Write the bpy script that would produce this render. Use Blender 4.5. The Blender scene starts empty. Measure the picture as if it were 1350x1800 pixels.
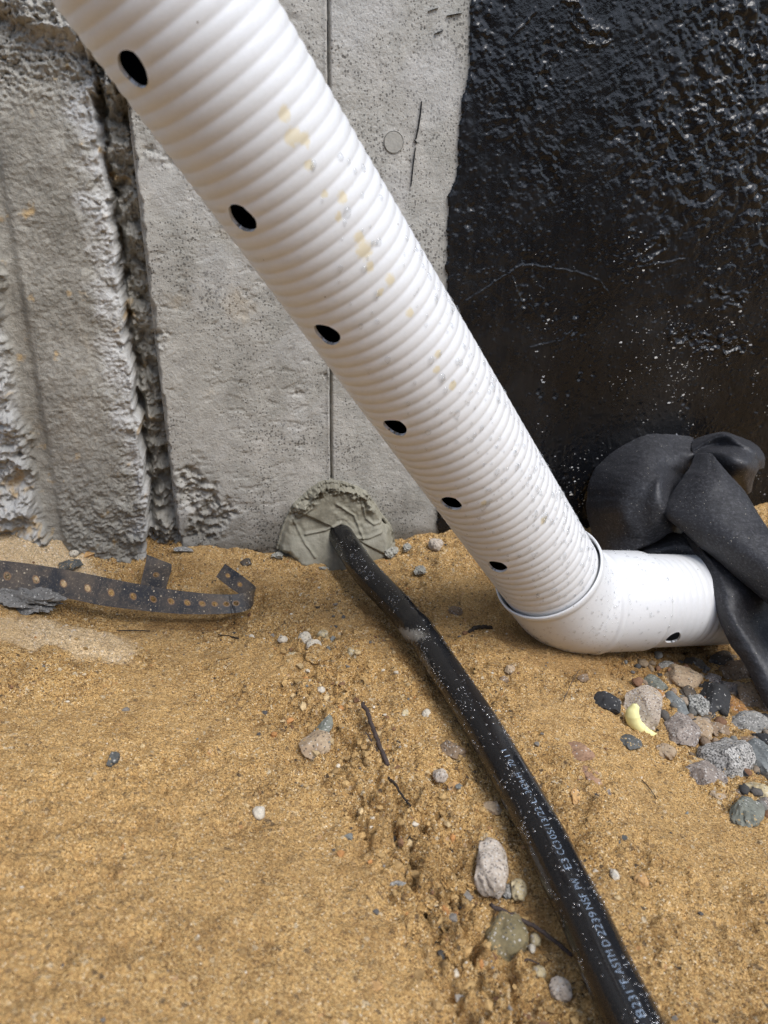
import bpy, bmesh, math, random
import numpy as np
from mathutils import Vector, Matrix

random.seed(7)
RNG = np.random.default_rng(11)
S = bpy.context.scene
COL = S.collection

# ------------------------------------------------------------------ camera
TH = math.radians(23.6)
CAM = np.array([0.0, 0.0, 0.46])
FPX = 1352.0                      # focal length in photo pixels (1350 x 1800)
FW = np.array([0, math.cos(TH), -math.sin(TH)])
UP = np.array([0, math.sin(TH), math.cos(TH)])
RT = np.array([1.0, 0, 0])
cd = bpy.data.cameras.new('camera')
cam = bpy.data.objects.new('camera', cd); COL.objects.link(cam)
cam.location = CAM
cam.rotation_euler = (math.pi / 2 - TH, 0, 0)
cd.sensor_fit = 'VERTICAL'; cd.sensor_height = 34.6; cd.lens = 34.6 * FPX / 1800
cd.clip_start = 0.02; cd.clip_end = 200
cd.dof.use_dof = True; cd.dof.focus_distance = 0.80; cd.dof.aperture_fstop = 7.5
S.camera = cam

# ------------------------------------------------------------------ sky, sun, exposure
SUN_DIR = Vector((0.50, -0.42, 0.95)).normalized()      # towards the sun
elev = math.asin(SUN_DIR.z); azim = math.atan2(SUN_DIR.x, SUN_DIR.y)
W = bpy.data.worlds.new('World'); S.world = W; W.use_nodes = True
wn = W.node_tree
sky = wn.nodes.new('ShaderNodeTexSky'); sky.sky_type = 'NISHITA'; sky.sun_disc = False
sky.sun_elevation = elev; sky.sun_rotation = azim
sky.air_density = 1.0; sky.dust_density = 1.2; sky.ozone_density = 1.0
hs = wn.nodes.new('ShaderNodeHueSaturation'); hs.inputs['Saturation'].default_value = 0.72
wn.links.new(sky.outputs[0], hs.inputs['Color'])
wn.links.new(hs.outputs[0], wn.nodes['Background'].inputs[0])
wn.nodes['Background'].inputs[1].default_value = 0.13
sl = bpy.data.lights.new('sun', 'SUN'); sl.energy = 1.5; sl.angle = math.radians(32); sl.color = (1, 0.985, 0.965)
so = bpy.data.objects.new('sun', sl); COL.objects.link(so)
so.rotation_euler = (-SUN_DIR).to_track_quat('-Z', 'Y').to_euler()
S.view_settings.view_transform = 'Standard'; S.view_settings.look = 'None'
S.view_settings.gamma = 1; S.view_settings.use_curve_mapping = False
S.view_settings.exposure = 0.97
S.cycles.max_bounces = 5; S.cycles.diffuse_bounces = 3; S.cycles.glossy_bounces = 3
S.cycles.use_adaptive_sampling = True; S.cycles.adaptive_threshold = 0.018
S.cycles.use_denoising = True; S.cycles.denoising_prefilter = 'NONE'       # keeps the fine grain of sand and concrete crisp

# ------------------------------------------------------------------ pixel helpers (photo pixels)
def ray(px, py):
    return FW + RT * ((px - 675) / FPX) + UP * ((900 - py) / FPX)
def PD(px, py, depth):
    return CAM + ray(px, py) * depth
PSI = math.radians(14.0); W0 = np.array([-0.07, 0.93, 0.0])
WS = np.array([math.cos(PSI), math.sin(PSI), 0]); WNRM = np.array([math.sin(PSI), -math.cos(PSI), 0])  # along / out of the wall
def wall_sz(px, py, w=0.0):
    d = ray(px, py); t = ((W0 + WNRM * w - CAM) @ WNRM) / (d @ WNRM)
    p = CAM + d * t
    return float((p - W0) @ WS), float(p[2])
def wall_pt(s, z, w):
    return W0 + WS * s + WNRM * w + np.array([0, 0, z])

# ------------------------------------------------------------------ numpy noise
def _h(ix, iy, seed):
    n = (ix.astype(np.int64) * 374761393 + iy.astype(np.int64) * 668265263 + seed * 1442695041) & 0xFFFFFFFF
    n = ((n ^ (n >> 13)) * 1274126177) & 0xFFFFFFFF
    return ((n ^ (n >> 16)) & 0xFFFFFF) / float(0xFFFFFF)
def perlin(x, y, seed=0):
    ix = np.floor(x); iy = np.floor(y); fx = x - ix; fy = y - iy
    u = fx * fx * fx * (fx * (fx * 6 - 15) + 10); v = fy * fy * fy * (fy * (fy * 6 - 15) + 10)
    def g(dx, dy):
        a = _h(ix + dx, iy + dy, seed) * 2 * np.pi
        return np.cos(a) * (fx - dx) + np.sin(a) * (fy - dy)
    a = g(0, 0); b = g(1, 0); c = g(0, 1); d = g(1, 1)
    return (a + u * (b - a)) * (1 - v) + (c + u * (d - c)) * v
def fbm(x, y, scale, octv=4, seed=0, gain=.5):
    r = 0; a = 1.; f = scale
    for o in range(octv):
        r = r + a * perlin(x * f + 17.3 * o, y * f - 9.1 * o, seed + o); a *= gain; f *= 2.03
    return r
def worley(x, y, scale, seed=0):
    x = x * scale; y = y * scale; ix = np.floor(x); iy = np.floor(y)
    f1 = np.full(x.shape, 9.); f2 = np.full(x.shape, 9.); idv = np.zeros(x.shape)
    for dx in (-1, 0, 1):
        for dy in (-1, 0, 1):
            cx = ix + dx; cy = iy + dy
            d = np.hypot(cx + _h(cx, cy, seed) - x, cy + _h(cx, cy, seed + 7) - y)
            rr = _h(cx, cy, seed + 19)
            nb = d < f1
            f2 = np.where(nb, f1, np.minimum(f2, d)); idv = np.where(nb, rr, idv); f1 = np.where(nb, d, f1)
    return f1, f2, idv
def sstep(a, b, x):
    t = np.clip((x - a) / (b - a), 0, 1); return t * t * (3 - 2 * t)
def pdist(px, py, poly):
    """distance from points to a polyline"""
    r = np.full(np.shape(px), 1e9)
    for (x0, y0), (x1, y1) in zip(poly[:-1], poly[1:]):
        dx, dy = x1 - x0, y1 - y0
        t = np.clip(((px - x0) * dx + (py - y0) * dy) / (dx * dx + dy * dy + 1e-12), 0, 1)
        r = np.minimum(r, np.hypot(px - x0 - t * dx, py - y0 - t * dy))
    return r
def inpoly(px, py, poly):
    ins = np.zeros(np.shape(px), bool); n = len(poly)
    for i in range(n):
        x0, y0 = poly[i]; x1, y1 = poly[(i + 1) % n]
        c = ((y0 > py) != (y1 > py)) & (px < (x1 - x0) * (py - y0) / (y1 - y0 + 1e-15) + x0)
        ins ^= c
    return ins
def axis_grid(segs):
    """[(start, end, step), ...] joined into one increasing coordinate list"""
    out = []
    for a, b, st in segs:
        n = max(1, int(round((b - a) / st))); out += list(np.linspace(a, b, n, endpoint=False))
    out.append(segs[-1][1]); return np.array(out)

# ------------------------------------------------------------------ mesh helpers
def link(o, parent=None):
    COL.objects.link(o)
    if parent: o.parent = parent
    return o
def tag(o, label=None, cat=None, group=None, kind=None):
    if label: o['label'] = label
    if cat: o['category'] = cat
    if group: o['group'] = group
    if kind: o['kind'] = kind
    return o
def empty(name, loc=(0, 0, 0)):
    o = bpy.data.objects.new(name, None); o.location = loc; o.empty_display_size = .05; COL.objects.link(o); return o
def np_mesh(name, V, Q, mat, parent=None, smooth=True, attrs=None):
    me = bpy.data.meshes.new(name)
    V = np.asarray(V, float)
    if isinstance(Q, np.ndarray):
        k = Q.shape[1]
        me.vertices.add(len(V)); me.vertices.foreach_set('co', V.astype(np.float32).ravel())
        me.loops.add(Q.size); me.loops.foreach_set('vertex_index', Q.astype(np.int32).ravel())
        me.polygons.add(len(Q)); me.polygons.foreach_set('loop_start', np.arange(0, Q.size, k, dtype=np.int32))
        me.update(calc_edges=True)
    else:
        me.from_pydata([tuple(v) for v in V], [], [tuple(int(i) for i in q) for q in Q]); me.update()
    me.polygons.foreach_set('use_smooth', np.full(len(me.polygons), smooth))
    for k, v in (attrs or {}).items():
        v = np.asarray(v, np.float32)
        if v.ndim == 1:
            a = me.attributes.new(k, 'FLOAT', 'POINT'); a.data.foreach_set('value', v)
        else:
            a = me.attributes.new(k, 'FLOAT_COLOR', 'POINT'); a.data.foreach_set('color', v.ravel())
    me.materials.append(mat)
    o = bpy.data.objects.new(name, me); link(o, parent)
    return o
def grid_quads(nu, nv):
    i = np.arange(nu - 1)[:, None] * nv + np.arange(nv - 1)[None, :]
    return np.stack([i, i + nv, i + nv + 1, i + 1], -1).reshape(-1, 4)
def wall_sheet(name, s, z, wfun, mat, parent, skirt=.2, attrs=None):
    """height field over wall coordinates with a skirt running back into the wall"""
    SS, ZZ = np.meshgrid(s, z, indexing='ij'); w = wfun(SS, ZZ)
    V = W0 + SS[..., None] * WS + w[..., None] * WNRM + ZZ[..., None] * np.array([0, 0, 1.])
    nu, nv = SS.shape; V = V.reshape(-1, 3); Q = grid_quads(nu, nv)
    idx = np.arange(nu * nv).reshape(nu, nv)
    loop = np.concatenate([idx[:, 0], idx[-1, 1:], idx[-2::-1, -1], idx[0, -2:0:-1]])
    back = V[loop] - WNRM * skirt; base = len(V); n = len(loop); k = np.arange(n)
    sk = np.stack([loop, loop[(k + 1) % n], base + (k + 1) % n, base + k], -1)[:, ::-1]
    at = {kk: np.concatenate([f(SS, ZZ).ravel(), f(SS, ZZ).ravel()[loop]]) for kk, f in (attrs or {}).items()}
    return np_mesh(name, np.vstack([V, back]), np.vstack([Q, sk]), mat, parent, attrs=at)

# ------------------------------------------------------------------ materials
class NT:
    def __init__(s, name):
        s.m = bpy.data.materials.new(name); s.m.use_nodes = True; s.t = s.m.node_tree
        s.b = s.t.nodes['Principled BSDF']; s.co = s.n('ShaderNodeTexCoord').outputs['Object']
    def n(s, typ, **kw):
        x = s.t.nodes.new(typ)
        for k, v in kw.items(): setattr(x, k, v)
        return x
    def L(s, a, b): s.t.links.new(a, b)
    def put(s, sock, v):
        if hasattr(v, 'is_output') or isinstance(v, bpy.types.NodeSocket): s.L(v, sock)
        else: sock.default_value = v
    def mapping(s, sc=(1, 1, 1), rot=(0, 0, 0), loc=(0, 0, 0)):
        m = s.n('ShaderNodeMapping'); s.L(s.co, m.inputs[0])
        m.inputs['Scale'].default_value = sc; m.inputs['Rotation'].default_value = rot; m.inputs['Location'].default_value = loc
        return m.outputs[0]
    def noise(s, scale, detail=3, rough=.55, vec=None, dist=0, out=0):
        x = s.n('ShaderNodeTexNoise'); s.L(vec or s.co, x.inputs['Vector'])
        x.inputs['Scale'].default_value = scale; x.inputs['Detail'].default_value = detail
        x.inputs['Roughness'].default_value = rough; x.inputs['Distortion'].default_value = dist
        return x.outputs[out]
    def voro(s, scale, vec=None, feature='F1', rnd=1):
        x = s.n('ShaderNodeTexVoronoi', feature=feature); s.L(vec or s.co, x.inputs['Vector'])
        x.inputs['Scale'].default_value = scale; x.inputs['Randomness'].default_value = rnd
        return x
    def ramp(s, fac, stops, interp='LINEAR'):
        r = s.n('ShaderNodeValToRGB'); s.L(fac, r.inputs[0]); e = r.color_ramp.elements; r.color_ramp.interpolation = interp
        while len(e) < len(stops): e.new(.5)
        for el, (p, c) in zip(e, stops):
            el.position = p; el.color = (*c, 1) if not isinstance(c, (int, float)) else (c, c, c, 1)
        return r.outputs[0]
    def mix(s, fac, a, b, mode='MIX'):
        x = s.n('ShaderNodeMix', data_type='RGBA', blend_type=mode)
        s.put(x.inputs[0], fac)
        for i, v in ((6, a), (7, b)):
            if isinstance(v, tuple) and len(v) == 3: v = (*v, 1)
            s.put(x.inputs[i], v)
        return x.outputs[2]
    def math(s, op, a, b=0.0, c=None, clamp=False):
        x = s.n('ShaderNodeMath', operation=op); x.use_clamp = clamp
        s.put(x.inputs[0], a); s.put(x.inputs[1], b)
        if c is not None: s.put(x.inputs[2], c)
        return x.outputs[0]
    def sep(s, col):
        x = s.n('ShaderNodeSeparateColor'); s.L(col, x.inputs[0]); return x.outputs
    def sepxyz(s, v=None):
        x = s.n('ShaderNodeSeparateXYZ'); s.L(v or s.co, x.inputs[0]); return x.outputs
    def attr(s, name, col=False):
        x = s.n('ShaderNodeAttribute', attribute_name=name); return x.outputs['Color' if col else 'Fac']
    def bump(s, h, dist, strength=1.0, prev=None):
        x = s.n('ShaderNodeBump'); s.L(h, x.inputs['Height']); x.inputs['Distance'].default_value = dist
        x.inputs['Strength'].default_value = strength
        if prev is not None: s.L(prev, x.inputs['Normal'])
        return x.outputs[0]
    def done(s, col=None, rough=None, nrm=None, **kw):
        if col is not None: s.put(s.b.inputs['Base Color'], (*col, 1) if isinstance(col, tuple) and len(col) == 3 else col)
        if rough is not None: s.put(s.b.inputs['Roughness'], rough)
        if nrm is not None: s.L(nrm, s.b.inputs['Normal'])
        for k, v in kw.items(): s.put(s.b.inputs[k.replace('_', ' ')], v)
        return s.m

def m_sand():
    t = NT('sand')
    v1 = t.voro(900); v2 = t.voro(360); r1 = t.sep(v1.outputs['Color']); r2 = t.sep(v2.outputs['Color'])
    c = t.ramp(r1[0], [(0, (.10, .056, .024)), (.12, (.29, .165, .065)), (.34, (.49, .292, .108)), (.74, (.62, .388, .150)), (.94, (.72, .51, .25)), (1, (.86, .74, .54))])
    grain = t.ramp(r2[1], [(0, (.06, .05, .04)), (.25, (.30, .19, .09)), (.7, (.55, .37, .17)), (.93, (.68, .57, .40)), (1, (.48, .23, .08))])
    c = t.mix(t.math('GREATER_THAN', r2[0], .915), c, grain)
    big = t.noise(5.5, 5, .6); mid = t.noise(42, 5, .65)
    c = t.mix(1.0, c, t.ramp(big, [(.30, (.84, .81, .76)), (.5, (1, 1, 1)), (.70, (1.10, 1.08, 1.02))]), 'MULTIPLY')
    c = t.mix(1.0, c, t.ramp(mid, [(.26, (.58, .53, .47)), (.48, (1, 1, 1)), (.75, (1.08, 1.08, 1.06))]), 'MULTIPLY')
    dryc = t.mix(.5, t.mix(1.0, c, (1.4, 1.55, 2.1), 'MULTIPLY'), (.74, .58, .36))           # dry pale sand
    c = t.mix(t.attr('dry'), c, dryc)
    c = t.mix(t.attr('damp_shade'), c, t.mix(1.0, c, (.50, .44, .37), 'MULTIPLY'))  # darkens the sand where shade and some damp are painted in
    c = t.mix(t.attr('bank_dark'), c, t.mix(t.noise(9, 5, .6), (.045, .034, .026), (.085, .065, .048)))     # invented dark earth, to dim coating reflections, over the bank
    fine = t.attr('fine')                                        # compacted sand: finer grain contrast
    c = t.mix(t.math('MULTIPLY', fine, .7), c, t.mix(1.0, t.mix(.5, c, (.64, .405, .175)), t.ramp(mid, [(.3, (.86, .84, .8)), (.7, (1.08, 1.08, 1.06))]), 'MULTIPLY'))
    h = t.math('ADD', t.math('MULTIPLY', v1.outputs['Distance'], -.8), t.math('MULTIPLY', t.noise(300, 3, .65), 1.2))
    n = t.bump(h, .0016, 1.0)
    n = t.bump(t.noise(120, 5, .7), .0060, .9, n)
    return t.done(c, .93, n, Specular_IOR_Level=.25)

def m_concrete():
    t = NT('concrete')
    vs = t.mapping((1, 1, .25))
    c = t.ramp(t.noise(7, 6, .6), [(.28, (.30, .285, .25)), (.5, (.40, .385, .345)), (.72, (.47, .45, .41))])
    c = t.mix(1.0, c, t.ramp(t.noise(55, 5, .65), [(.3, (.80, .80, .80)), (.6, (1, 1, 1)), (.8, (1.1, 1.1, 1.1))]), 'MULTIPLY')
    c = t.mix(1.0, c, t.ramp(t.noise(30, 3, .5, vs), [(.3, (.88, .88, .87)), (.6, (1.04, 1.03, 1.02))]), 'MULTIPLY')
    # dark air-void specks, clustered
    v = t.voro(300); sp = t.math('LESS_THAN', t.math('ADD', v.outputs['Distance'], t.math('MULTIPLY', t.math('SUBTRACT', t.noise(500, 2), .5), .3)), t.ramp(t.noise(11, 5, .65), [(.36, 0.07), (.66, .50)]))
    rnd = t.sep(v.outputs['Color'])
    sp = t.math('MULTIPLY', sp, t.math('GREATER_THAN', rnd[0], .40))
    c = t.mix(t.math('MULTIPLY', sp, .72), c, (.09, .085, .075))
    # rusty sand stains
    st = t.ramp(t.noise(14, 4, .6, t.mapping(loc=(4, 2, 9))), [(.66, 0.), (.78, 1.)])
    c = t.mix(t.math('MULTIPLY', st, .28), c, (.42, .29, .13))
    c = t.mix(t.attr('damp_shade'), c, t.mix(1.0, c, (.50, .49, .47), 'MULTIPLY'))
    c = t.mix(t.attr('pale'), c, (.52, .51, .49))
    h = t.math('ADD', t.noise(420, 3, .6), t.math('MULTIPLY', sp, -1.2))
    n = t.bump(h, .0009, .9); n = t.bump(t.noise(150, 5, .7), .0020, .75, n)
    return t.done(c, .9, n, Specular_IOR_Level=.25)

def m_rough():
    t = NT('broken_concrete')
    c = t.ramp(t.noise(16, 6, .65), [(.28, (.235, .22, .185)), (.5, (.335, .315, .27)), (.74, (.42, .40, .35))])
    c = t.mix(1.0, c, t.ramp(t.noise(130, 4, .65), [(.3, (.72, .72, .72)), (.6, (1, 1, 1)), (.8, (1.12, 1.12, 1.12))]), 'MULTIPLY')
    c = t.mix(t.math('MULTIPLY', t.attr('pale'), .75), c, t.mix(t.noise(60, 4), (.46, .45, .43), (.66, .66, .65)))
    st = t.ramp(t.noise(22, 4, .6, t.mapping(loc=(4, 2, 9))), [(.60, 0.), (.74, 1.)])
    c = t.mix(t.math('MULTIPLY', st, .22), c, (.34, .26, .16))
    c = t.mix(t.attr('sandy'), c, (.52, .36, .17))
    c = t.mix(t.attr('damp_shade'), c, t.mix(1.0, c, (.55, .54, .52), 'MULTIPLY'))
    n = t.bump(t.noise(330, 4, .65), .0013, .9); n = t.bump(t.noise(110, 4, .6), .003, .8, n)
    return t.done(c, .93, n, Specular_IOR_Level=.2)

def m_coating():
    t = NT('black_coating')
    c = t.ramp(t.noise(9, 5, .6, t.mapping((1, 1, .3))), [(.3, (.0022, .0024, .003)), (.6, (.0042, .0046, .0058)), (.8, (.008, .008, .009))])
    dv = t.n('ShaderNodeVectorMath', operation='MULTIPLY_ADD'); t.L(t.noise(210, 3, .6, out=1), dv.inputs[0]); dv.inputs[1].default_value = (.006, .006, .006); t.L(t.mapping((1, 1, 1.9), (0, .5, 0)), dv.inputs[2])
    v = t.voro(150, dv.outputs[0]); r = t.sep(v.outputs['Color'])
    size = t.math('MULTIPLY', t.math('MULTIPLY', r[1], r[1]), .42)
    clus = t.math('MULTIPLY', t.ramp(t.noise(13, 4, .65), [(.42, 0.), (.66, 1.)]), t.attr('speck'))
    sp = t.math('MULTIPLY', t.math('LESS_THAN', v.outputs['Distance'], size), t.math('GREATER_THAN', t.math('ADD', r[0], t.math('MULTIPLY', clus, .55)), 1.16))
    v3 = t.voro(330, dv.outputs[0]); r3 = t.sep(v3.outputs['Color'])
    sp3 = t.math('MULTIPLY', t.math('LESS_THAN', v3.outputs['Distance'], t.math('MULTIPLY', r3[1], .40)), t.math('GREATER_THAN', t.math('ADD', r3[0], t.math('MULTIPLY', clus, .33)), 1.08))
    sp = t.math('MAXIMUM', sp, sp3)
    c = t.mix(sp, c, t.mix(r[2], (.34, .35, .37), (.55, .53, .48)))
    dust = t.ramp(t.noise(6, 6, .65), [(.5, 0.), (.8, 1.)])
    c = t.mix(t.math('MULTIPLY', dust, .05), c, (.30, .29, .28))
    ro = t.math('ADD', t.ramp(t.noise(14, 5, .6), [(.3, .16), (.7, .34)]), t.math('MULTIPLY', sp, .4))
    n = t.bump(t.noise(170, 3, .55), .0016, .5); n = t.bump(t.noise(60, 3, .55, t.mapping((1, 1, .45))), .0030, .35, n)
    return t.done(c, ro, n, Specular_IOR_Level=.38)

def m_white():
    t = NT('white_plastic')
    c = t.mix(t.ramp(t.noise(9, 4), [(.35, 0.), (.7, 1.)]), (.70, .705, .71), (.675, .675, .67))
    c = t.mix(1.0, c, t.ramp(t.noise(420, 2), [(.2, (.96, .96, .95)), (.6, (1, 1, 1))]), 'MULTIPLY')
    g = t.ramp(t.math('ADD', t.attr('stain'), t.math('MULTIPLY', t.math('SUBTRACT', t.noise(190, 4, .7), .5), 1.3)), [(.45, 0.), (.75, 1.)])
    c = t.mix(t.math('MULTIPLY', g, .62), c, (.66, .55, .30))
    v = t.voro(95); r = t.sep(v.outputs['Color'])                     # specks of grit
    sp = t.math('MULTIPLY', t.math('LESS_THAN', v.outputs['Distance'], .07), t.math('GREATER_THAN', r[0], .86))
    c = t.mix(t.math('MULTIPLY', sp, .7), c, (.16, .11, .06))
    return t.done(c, t.ramp(t.noise(30, 3), [(.3, .30), (.7, .42)]), t.bump(t.noise(60, 2), .001, .12), Specular_IOR_Level=.5)

def m_hose():
    t = NT('black_polyethylene')
    mud = t.ramp(t.math('ADD', t.attr('mud'), t.math('MULTIPLY', t.math('SUBTRACT', t.noise(210, 5, .75), .5), 1.6)), [(.48, 0.), (.85, 1.)])
    c = t.mix(t.math('MULTIPLY', mud, .55), t.mix(t.noise(30, 3), (.006, .006, .007), (.012, .012, .013)), (.42, .39, .33))
    wet = t.ramp(t.noise(55, 3, .5, t.mapping((1, 1, 1))), [(.42, .07), (.55, .24)])
    return t.done(c, t.math('ADD', wet, t.math('MULTIPLY', mud, .5)), t.bump(t.noise(240, 3), .0006, .35), Specular_IOR_Level=.5)

def m_fabric():
    t = NT('black_geotextile')
    f1 = t.noise(430, 4, .75, t.mapping((1, .35, 1), (.2, .5, .7))); f2 = t.noise(430, 4, .75, t.mapping((.35, 1, 1), (.9, .1, -.6)))
    fib = t.math('MULTIPLY', t.math('ADD', f1, f2), .5)
    c = t.ramp(fib, [(.36, (.008, .008, .009)), (.52, (.026, .026, .029)), (.66, (.080, .080, .088))])
    v = t.voro(330); r = t.sep(v.outputs['Color'])
    sp = t.math('MULTIPLY', t.math('LESS_THAN', v.outputs['Distance'], .16), t.math('GREATER_THAN', t.math('ADD', r[0], t.math('MULTIPLY', t.noise(9, 3), .25)), 1.02))
    c = t.mix(sp, c, (.36, .33, .27))
    n = t.bump(fib, .0010, .7)
    m = t.done(c, .50, n, Specular_IOR_Level=.42, Sheen_Weight=.06, Sheen_Roughness=.35)
    t.b.inputs['Sheen Tint'].default_value = (.72, .74, .82, 1)
    return m

def m_mortar():
    t = NT('wet_mortar')
    c = t.ramp(t.noise(28, 5, .6), [(.3, (.22, .205, .155)), (.6, (.29, .272, .21)), (.8, (.38, .36, .29))])
    c = t.mix(1.0, c, t.ramp(t.noise(200, 3), [(.3, (.86, .86, .86)), (.7, (1.06, 1.06, 1.06))]), 'MULTIPLY')
    c = t.mix(t.attr('damp_shade'), c, t.mix(1.0, c, (.52, .50, .46), 'MULTIPLY'))
    n = t.bump(t.noise(320, 3, .6), .0008, .6); n = t.bump(t.noise(90, 3, .55), .002, .4, n)
    return t.done(c, .62, n, Specular_IOR_Level=.4)

def m_strap():
    t = NT('painted_steel')
    mud = t.ramp(t.noise(24, 6, .7), [(.40, 0.), (.66, 1.)])
    c = t.mix(t.math('MULTIPLY', mud, .6), (.018, .018, .020), (.19, .14, .09))
    c = t.mix(t.math('MULTIPLY', t.ramp(t.noise(420, 4, .75), [(.55, 0.), (.68, 1.)]), .45), c, (.40, .31, .20))
    v = t.voro(380); r = t.sep(v.outputs['Color'])
    sp = t.math('MULTIPLY', t.math('LESS_THAN', v.outputs['Distance'], t.math('MULTIPLY', r[1], .42)), t.math('GREATER_THAN', t.math('ADD', r[0], t.math('MULTIPLY', t.noise(16, 3), .5)), 1.10))
    c = t.mix(sp, c, (.42, .35, .25))
    ru = t.ramp(t.math('ADD', t.attr('rust'), t.math('MULTIPLY', t.math('SUBTRACT', t.noise(160, 4, .7), .5), .9)), [(.45, 0.), (.75, 1.)])
    c = t.mix(t.math('MULTIPLY', ru, .8), c, (.26, .15, .07))
    return t.done(c, t.math('ADD', .40, t.math('MULTIPLY', sp, .4)), t.bump(t.noise(180, 4), .0006, .5), Metallic=.0, Specular_IOR_Level=.45)

def m_stone(name, a, b, dark=None, scale=60, fleck=.0, rough=.8, sand=.35, seed=0):
    t = NT(name); lo = (seed * 3.1, seed * 1.7, seed * .9)
    c = t.mix(t.ramp(t.noise(scale, 5, .65, t.mapping(loc=lo)), [(.32, 0.), (.68, 1.)]), a, b)
    c = t.mix(1.0, c, t.ramp(t.noise(scale * 6, 4, .7, t.mapping(loc=lo)), [(.3, (.68, .68, .68)), (.55, (1, 1, 1)), (.75, (1.15, 1.15, 1.15))]), 'MULTIPLY')
    if fleck:
        v = t.voro(780, t.mapping(loc=lo)); r = t.sep(v.outputs['Color'])
        c = t.mix(t.math('MULTIPLY', t.math('GREATER_THAN', r[0], 1 - fleck * .45), .8), c, dark or (.05, .045, .04))
        c = t.mix(t.math('MULTIPLY', t.math('GREATER_THAN', r[1], 1 - fleck * .3), .6), c, (.55, .53, .49))
    # a dusting of sand grains
    v = t.voro(760, t.mapping(loc=lo)); r = t.sep(v.outputs['Color'])
    g = t.math('GREATER_THAN', t.math('ADD', r[0], t.math('MULTIPLY', t.noise(40, 3, .5, t.mapping(loc=lo)), .5)), 1.38 - sand * .55)
    c = t.mix(t.math('MULTIPLY', g, .8), c, (.47, .32, .14))
    n = t.bump(t.noise(260, 4, .65), .0010, .7); n = t.bump(t.noise(scale * 1.6, 3, .6), .0025, .55, n)
    return t.done(c, rough, n, Specular_IOR_Level=.35)

def m_tint(name, rough=.9):
    t = NT(name)
    c = t.mix(1.0, t.attr('tint', True), t.ramp(t.noise(420, 4, .7), [(.3, (.66, .64, .60)), (.55, (1, 1, 1)), (.75, (1.15, 1.14, 1.1))]), 'MULTIPLY')
    return t.done(c, rough, t.bump(t.noise(420, 3, .6), .0008, .7), Specular_IOR_Level=.25)
def m_plain(name, col, rough=.6, var=.25, scale=120, bump=.0004, **kw):
    t = NT(name)
    c = t.mix(1.0, col, t.ramp(t.noise(scale, 4, .65), [(.3, (1 - var,) * 3), (.7, (1 + var * .5,) * 3)]), 'MULTIPLY')
    return t.done(c, rough, t.bump(t.noise(scale * 2, 3), bump, .6), **kw)
def m_water(name='water', base=.06, tr_=.955):
    # thin clear bead: see-through with a fresnel sheen (no caustics are traced, so it must not swallow light)
    t = NT(name); out = t.t.nodes['Material Output']
    tr = t.n('ShaderNodeBsdfTransparent'); tr.inputs[0].default_value = (tr_, tr_ * 1.005, tr_ * 1.01, 1)
    gl = t.n('ShaderNodeBsdfGlossy'); gl.inputs['Roughness'].default_value = .03
    lw = t.n('ShaderNodeLayerWeight'); lw.inputs[0].default_value = .5
    fr = t.n('ShaderNodeMath', operation='MULTIPLY_ADD'); t.L(t.math('POWER', lw.outputs['Facing'], 3.0), fr.inputs[0]); fr.inputs[1].default_value = .85; fr.inputs[2].default_value = base
    mx = t.n('ShaderNodeMixShader'); t.L(fr.outputs[0], mx.inputs[0]); t.L(tr.outputs[0], mx.inputs[1]); t.L(gl.outputs[0], mx.inputs[2]); t.L(mx.outputs[0], out.inputs[0])
    return t.m

M = dict(sand=m_sand(), concrete=m_concrete(), rough=m_rough(), coat=m_coating(), white=m_white(), hose=m_hose(), fabric=m_fabric(),
         mortar=m_mortar(), strap=m_strap(), tint=m_tint('pebble'), water=m_water(), bead=m_water('water_on_black', .20, .98),
         shade_liner=m_plain('hole_shade_black', (.006, .006, .006), .7), ink=m_plain('pale_blue_ink', (.34, .43, .55), .5, .35, 900),
         twig=m_plain('twig_bark', (.055, .038, .032), .8, .4, 260, .001), bark=m_plain('dark_bark', (.022, .015, .010), .85, .4, 260, .001),
         foam=m_plain('yellow_foam', (.84, .78, .36), .6, .12, 60, .0012, Subsurface_Weight=.0), scratch=m_plain('tar_mark', (.02, .019, .018), .7),
         plug=m_plain('tie_plug_cement', (.345, .33, .29), .85, .2, 200, .0008))

# ================================================================== THE GROUND
HOSE_PX = [(575, 905), (592, 932), (612, 962), (643, 1007), (680, 1046), (713, 1081), (745, 1120), (767, 1155), (800, 1205), (844, 1272), (884, 1340), (920, 1404),
           (956, 1470), (992, 1544), (1029, 1618), (1066, 1700), (1115, 1800), (1180, 1935)]
HOSE_R = .0167
def at_z(px, py, z):
    d = ray(px, py); return CAM + d * ((z - CAM[2]) / d[2])
hose_z = [.030, .026, .020, .014, .010, .008, .006, .004, .002, .001, .0, .0, .001, .002, .003, .004, .004, .004]
HOSE = [at_z(x, y, z) for (x, y), z in zip(HOSE_PX, hose_z)]
for i, k in ((0, -.035), (1, .0)):                       # the hose end runs straight back through the mortar into the wall
    HOSE[i] = HOSE[2] + (wall_pt(0, 0, 0) - wall_pt(0, 0, .03)) * (1.0 if i else 2.4) + np.array([-.004, 0, .004])
HXY = [(p[0], p[1]) for p in HOSE]

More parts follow.
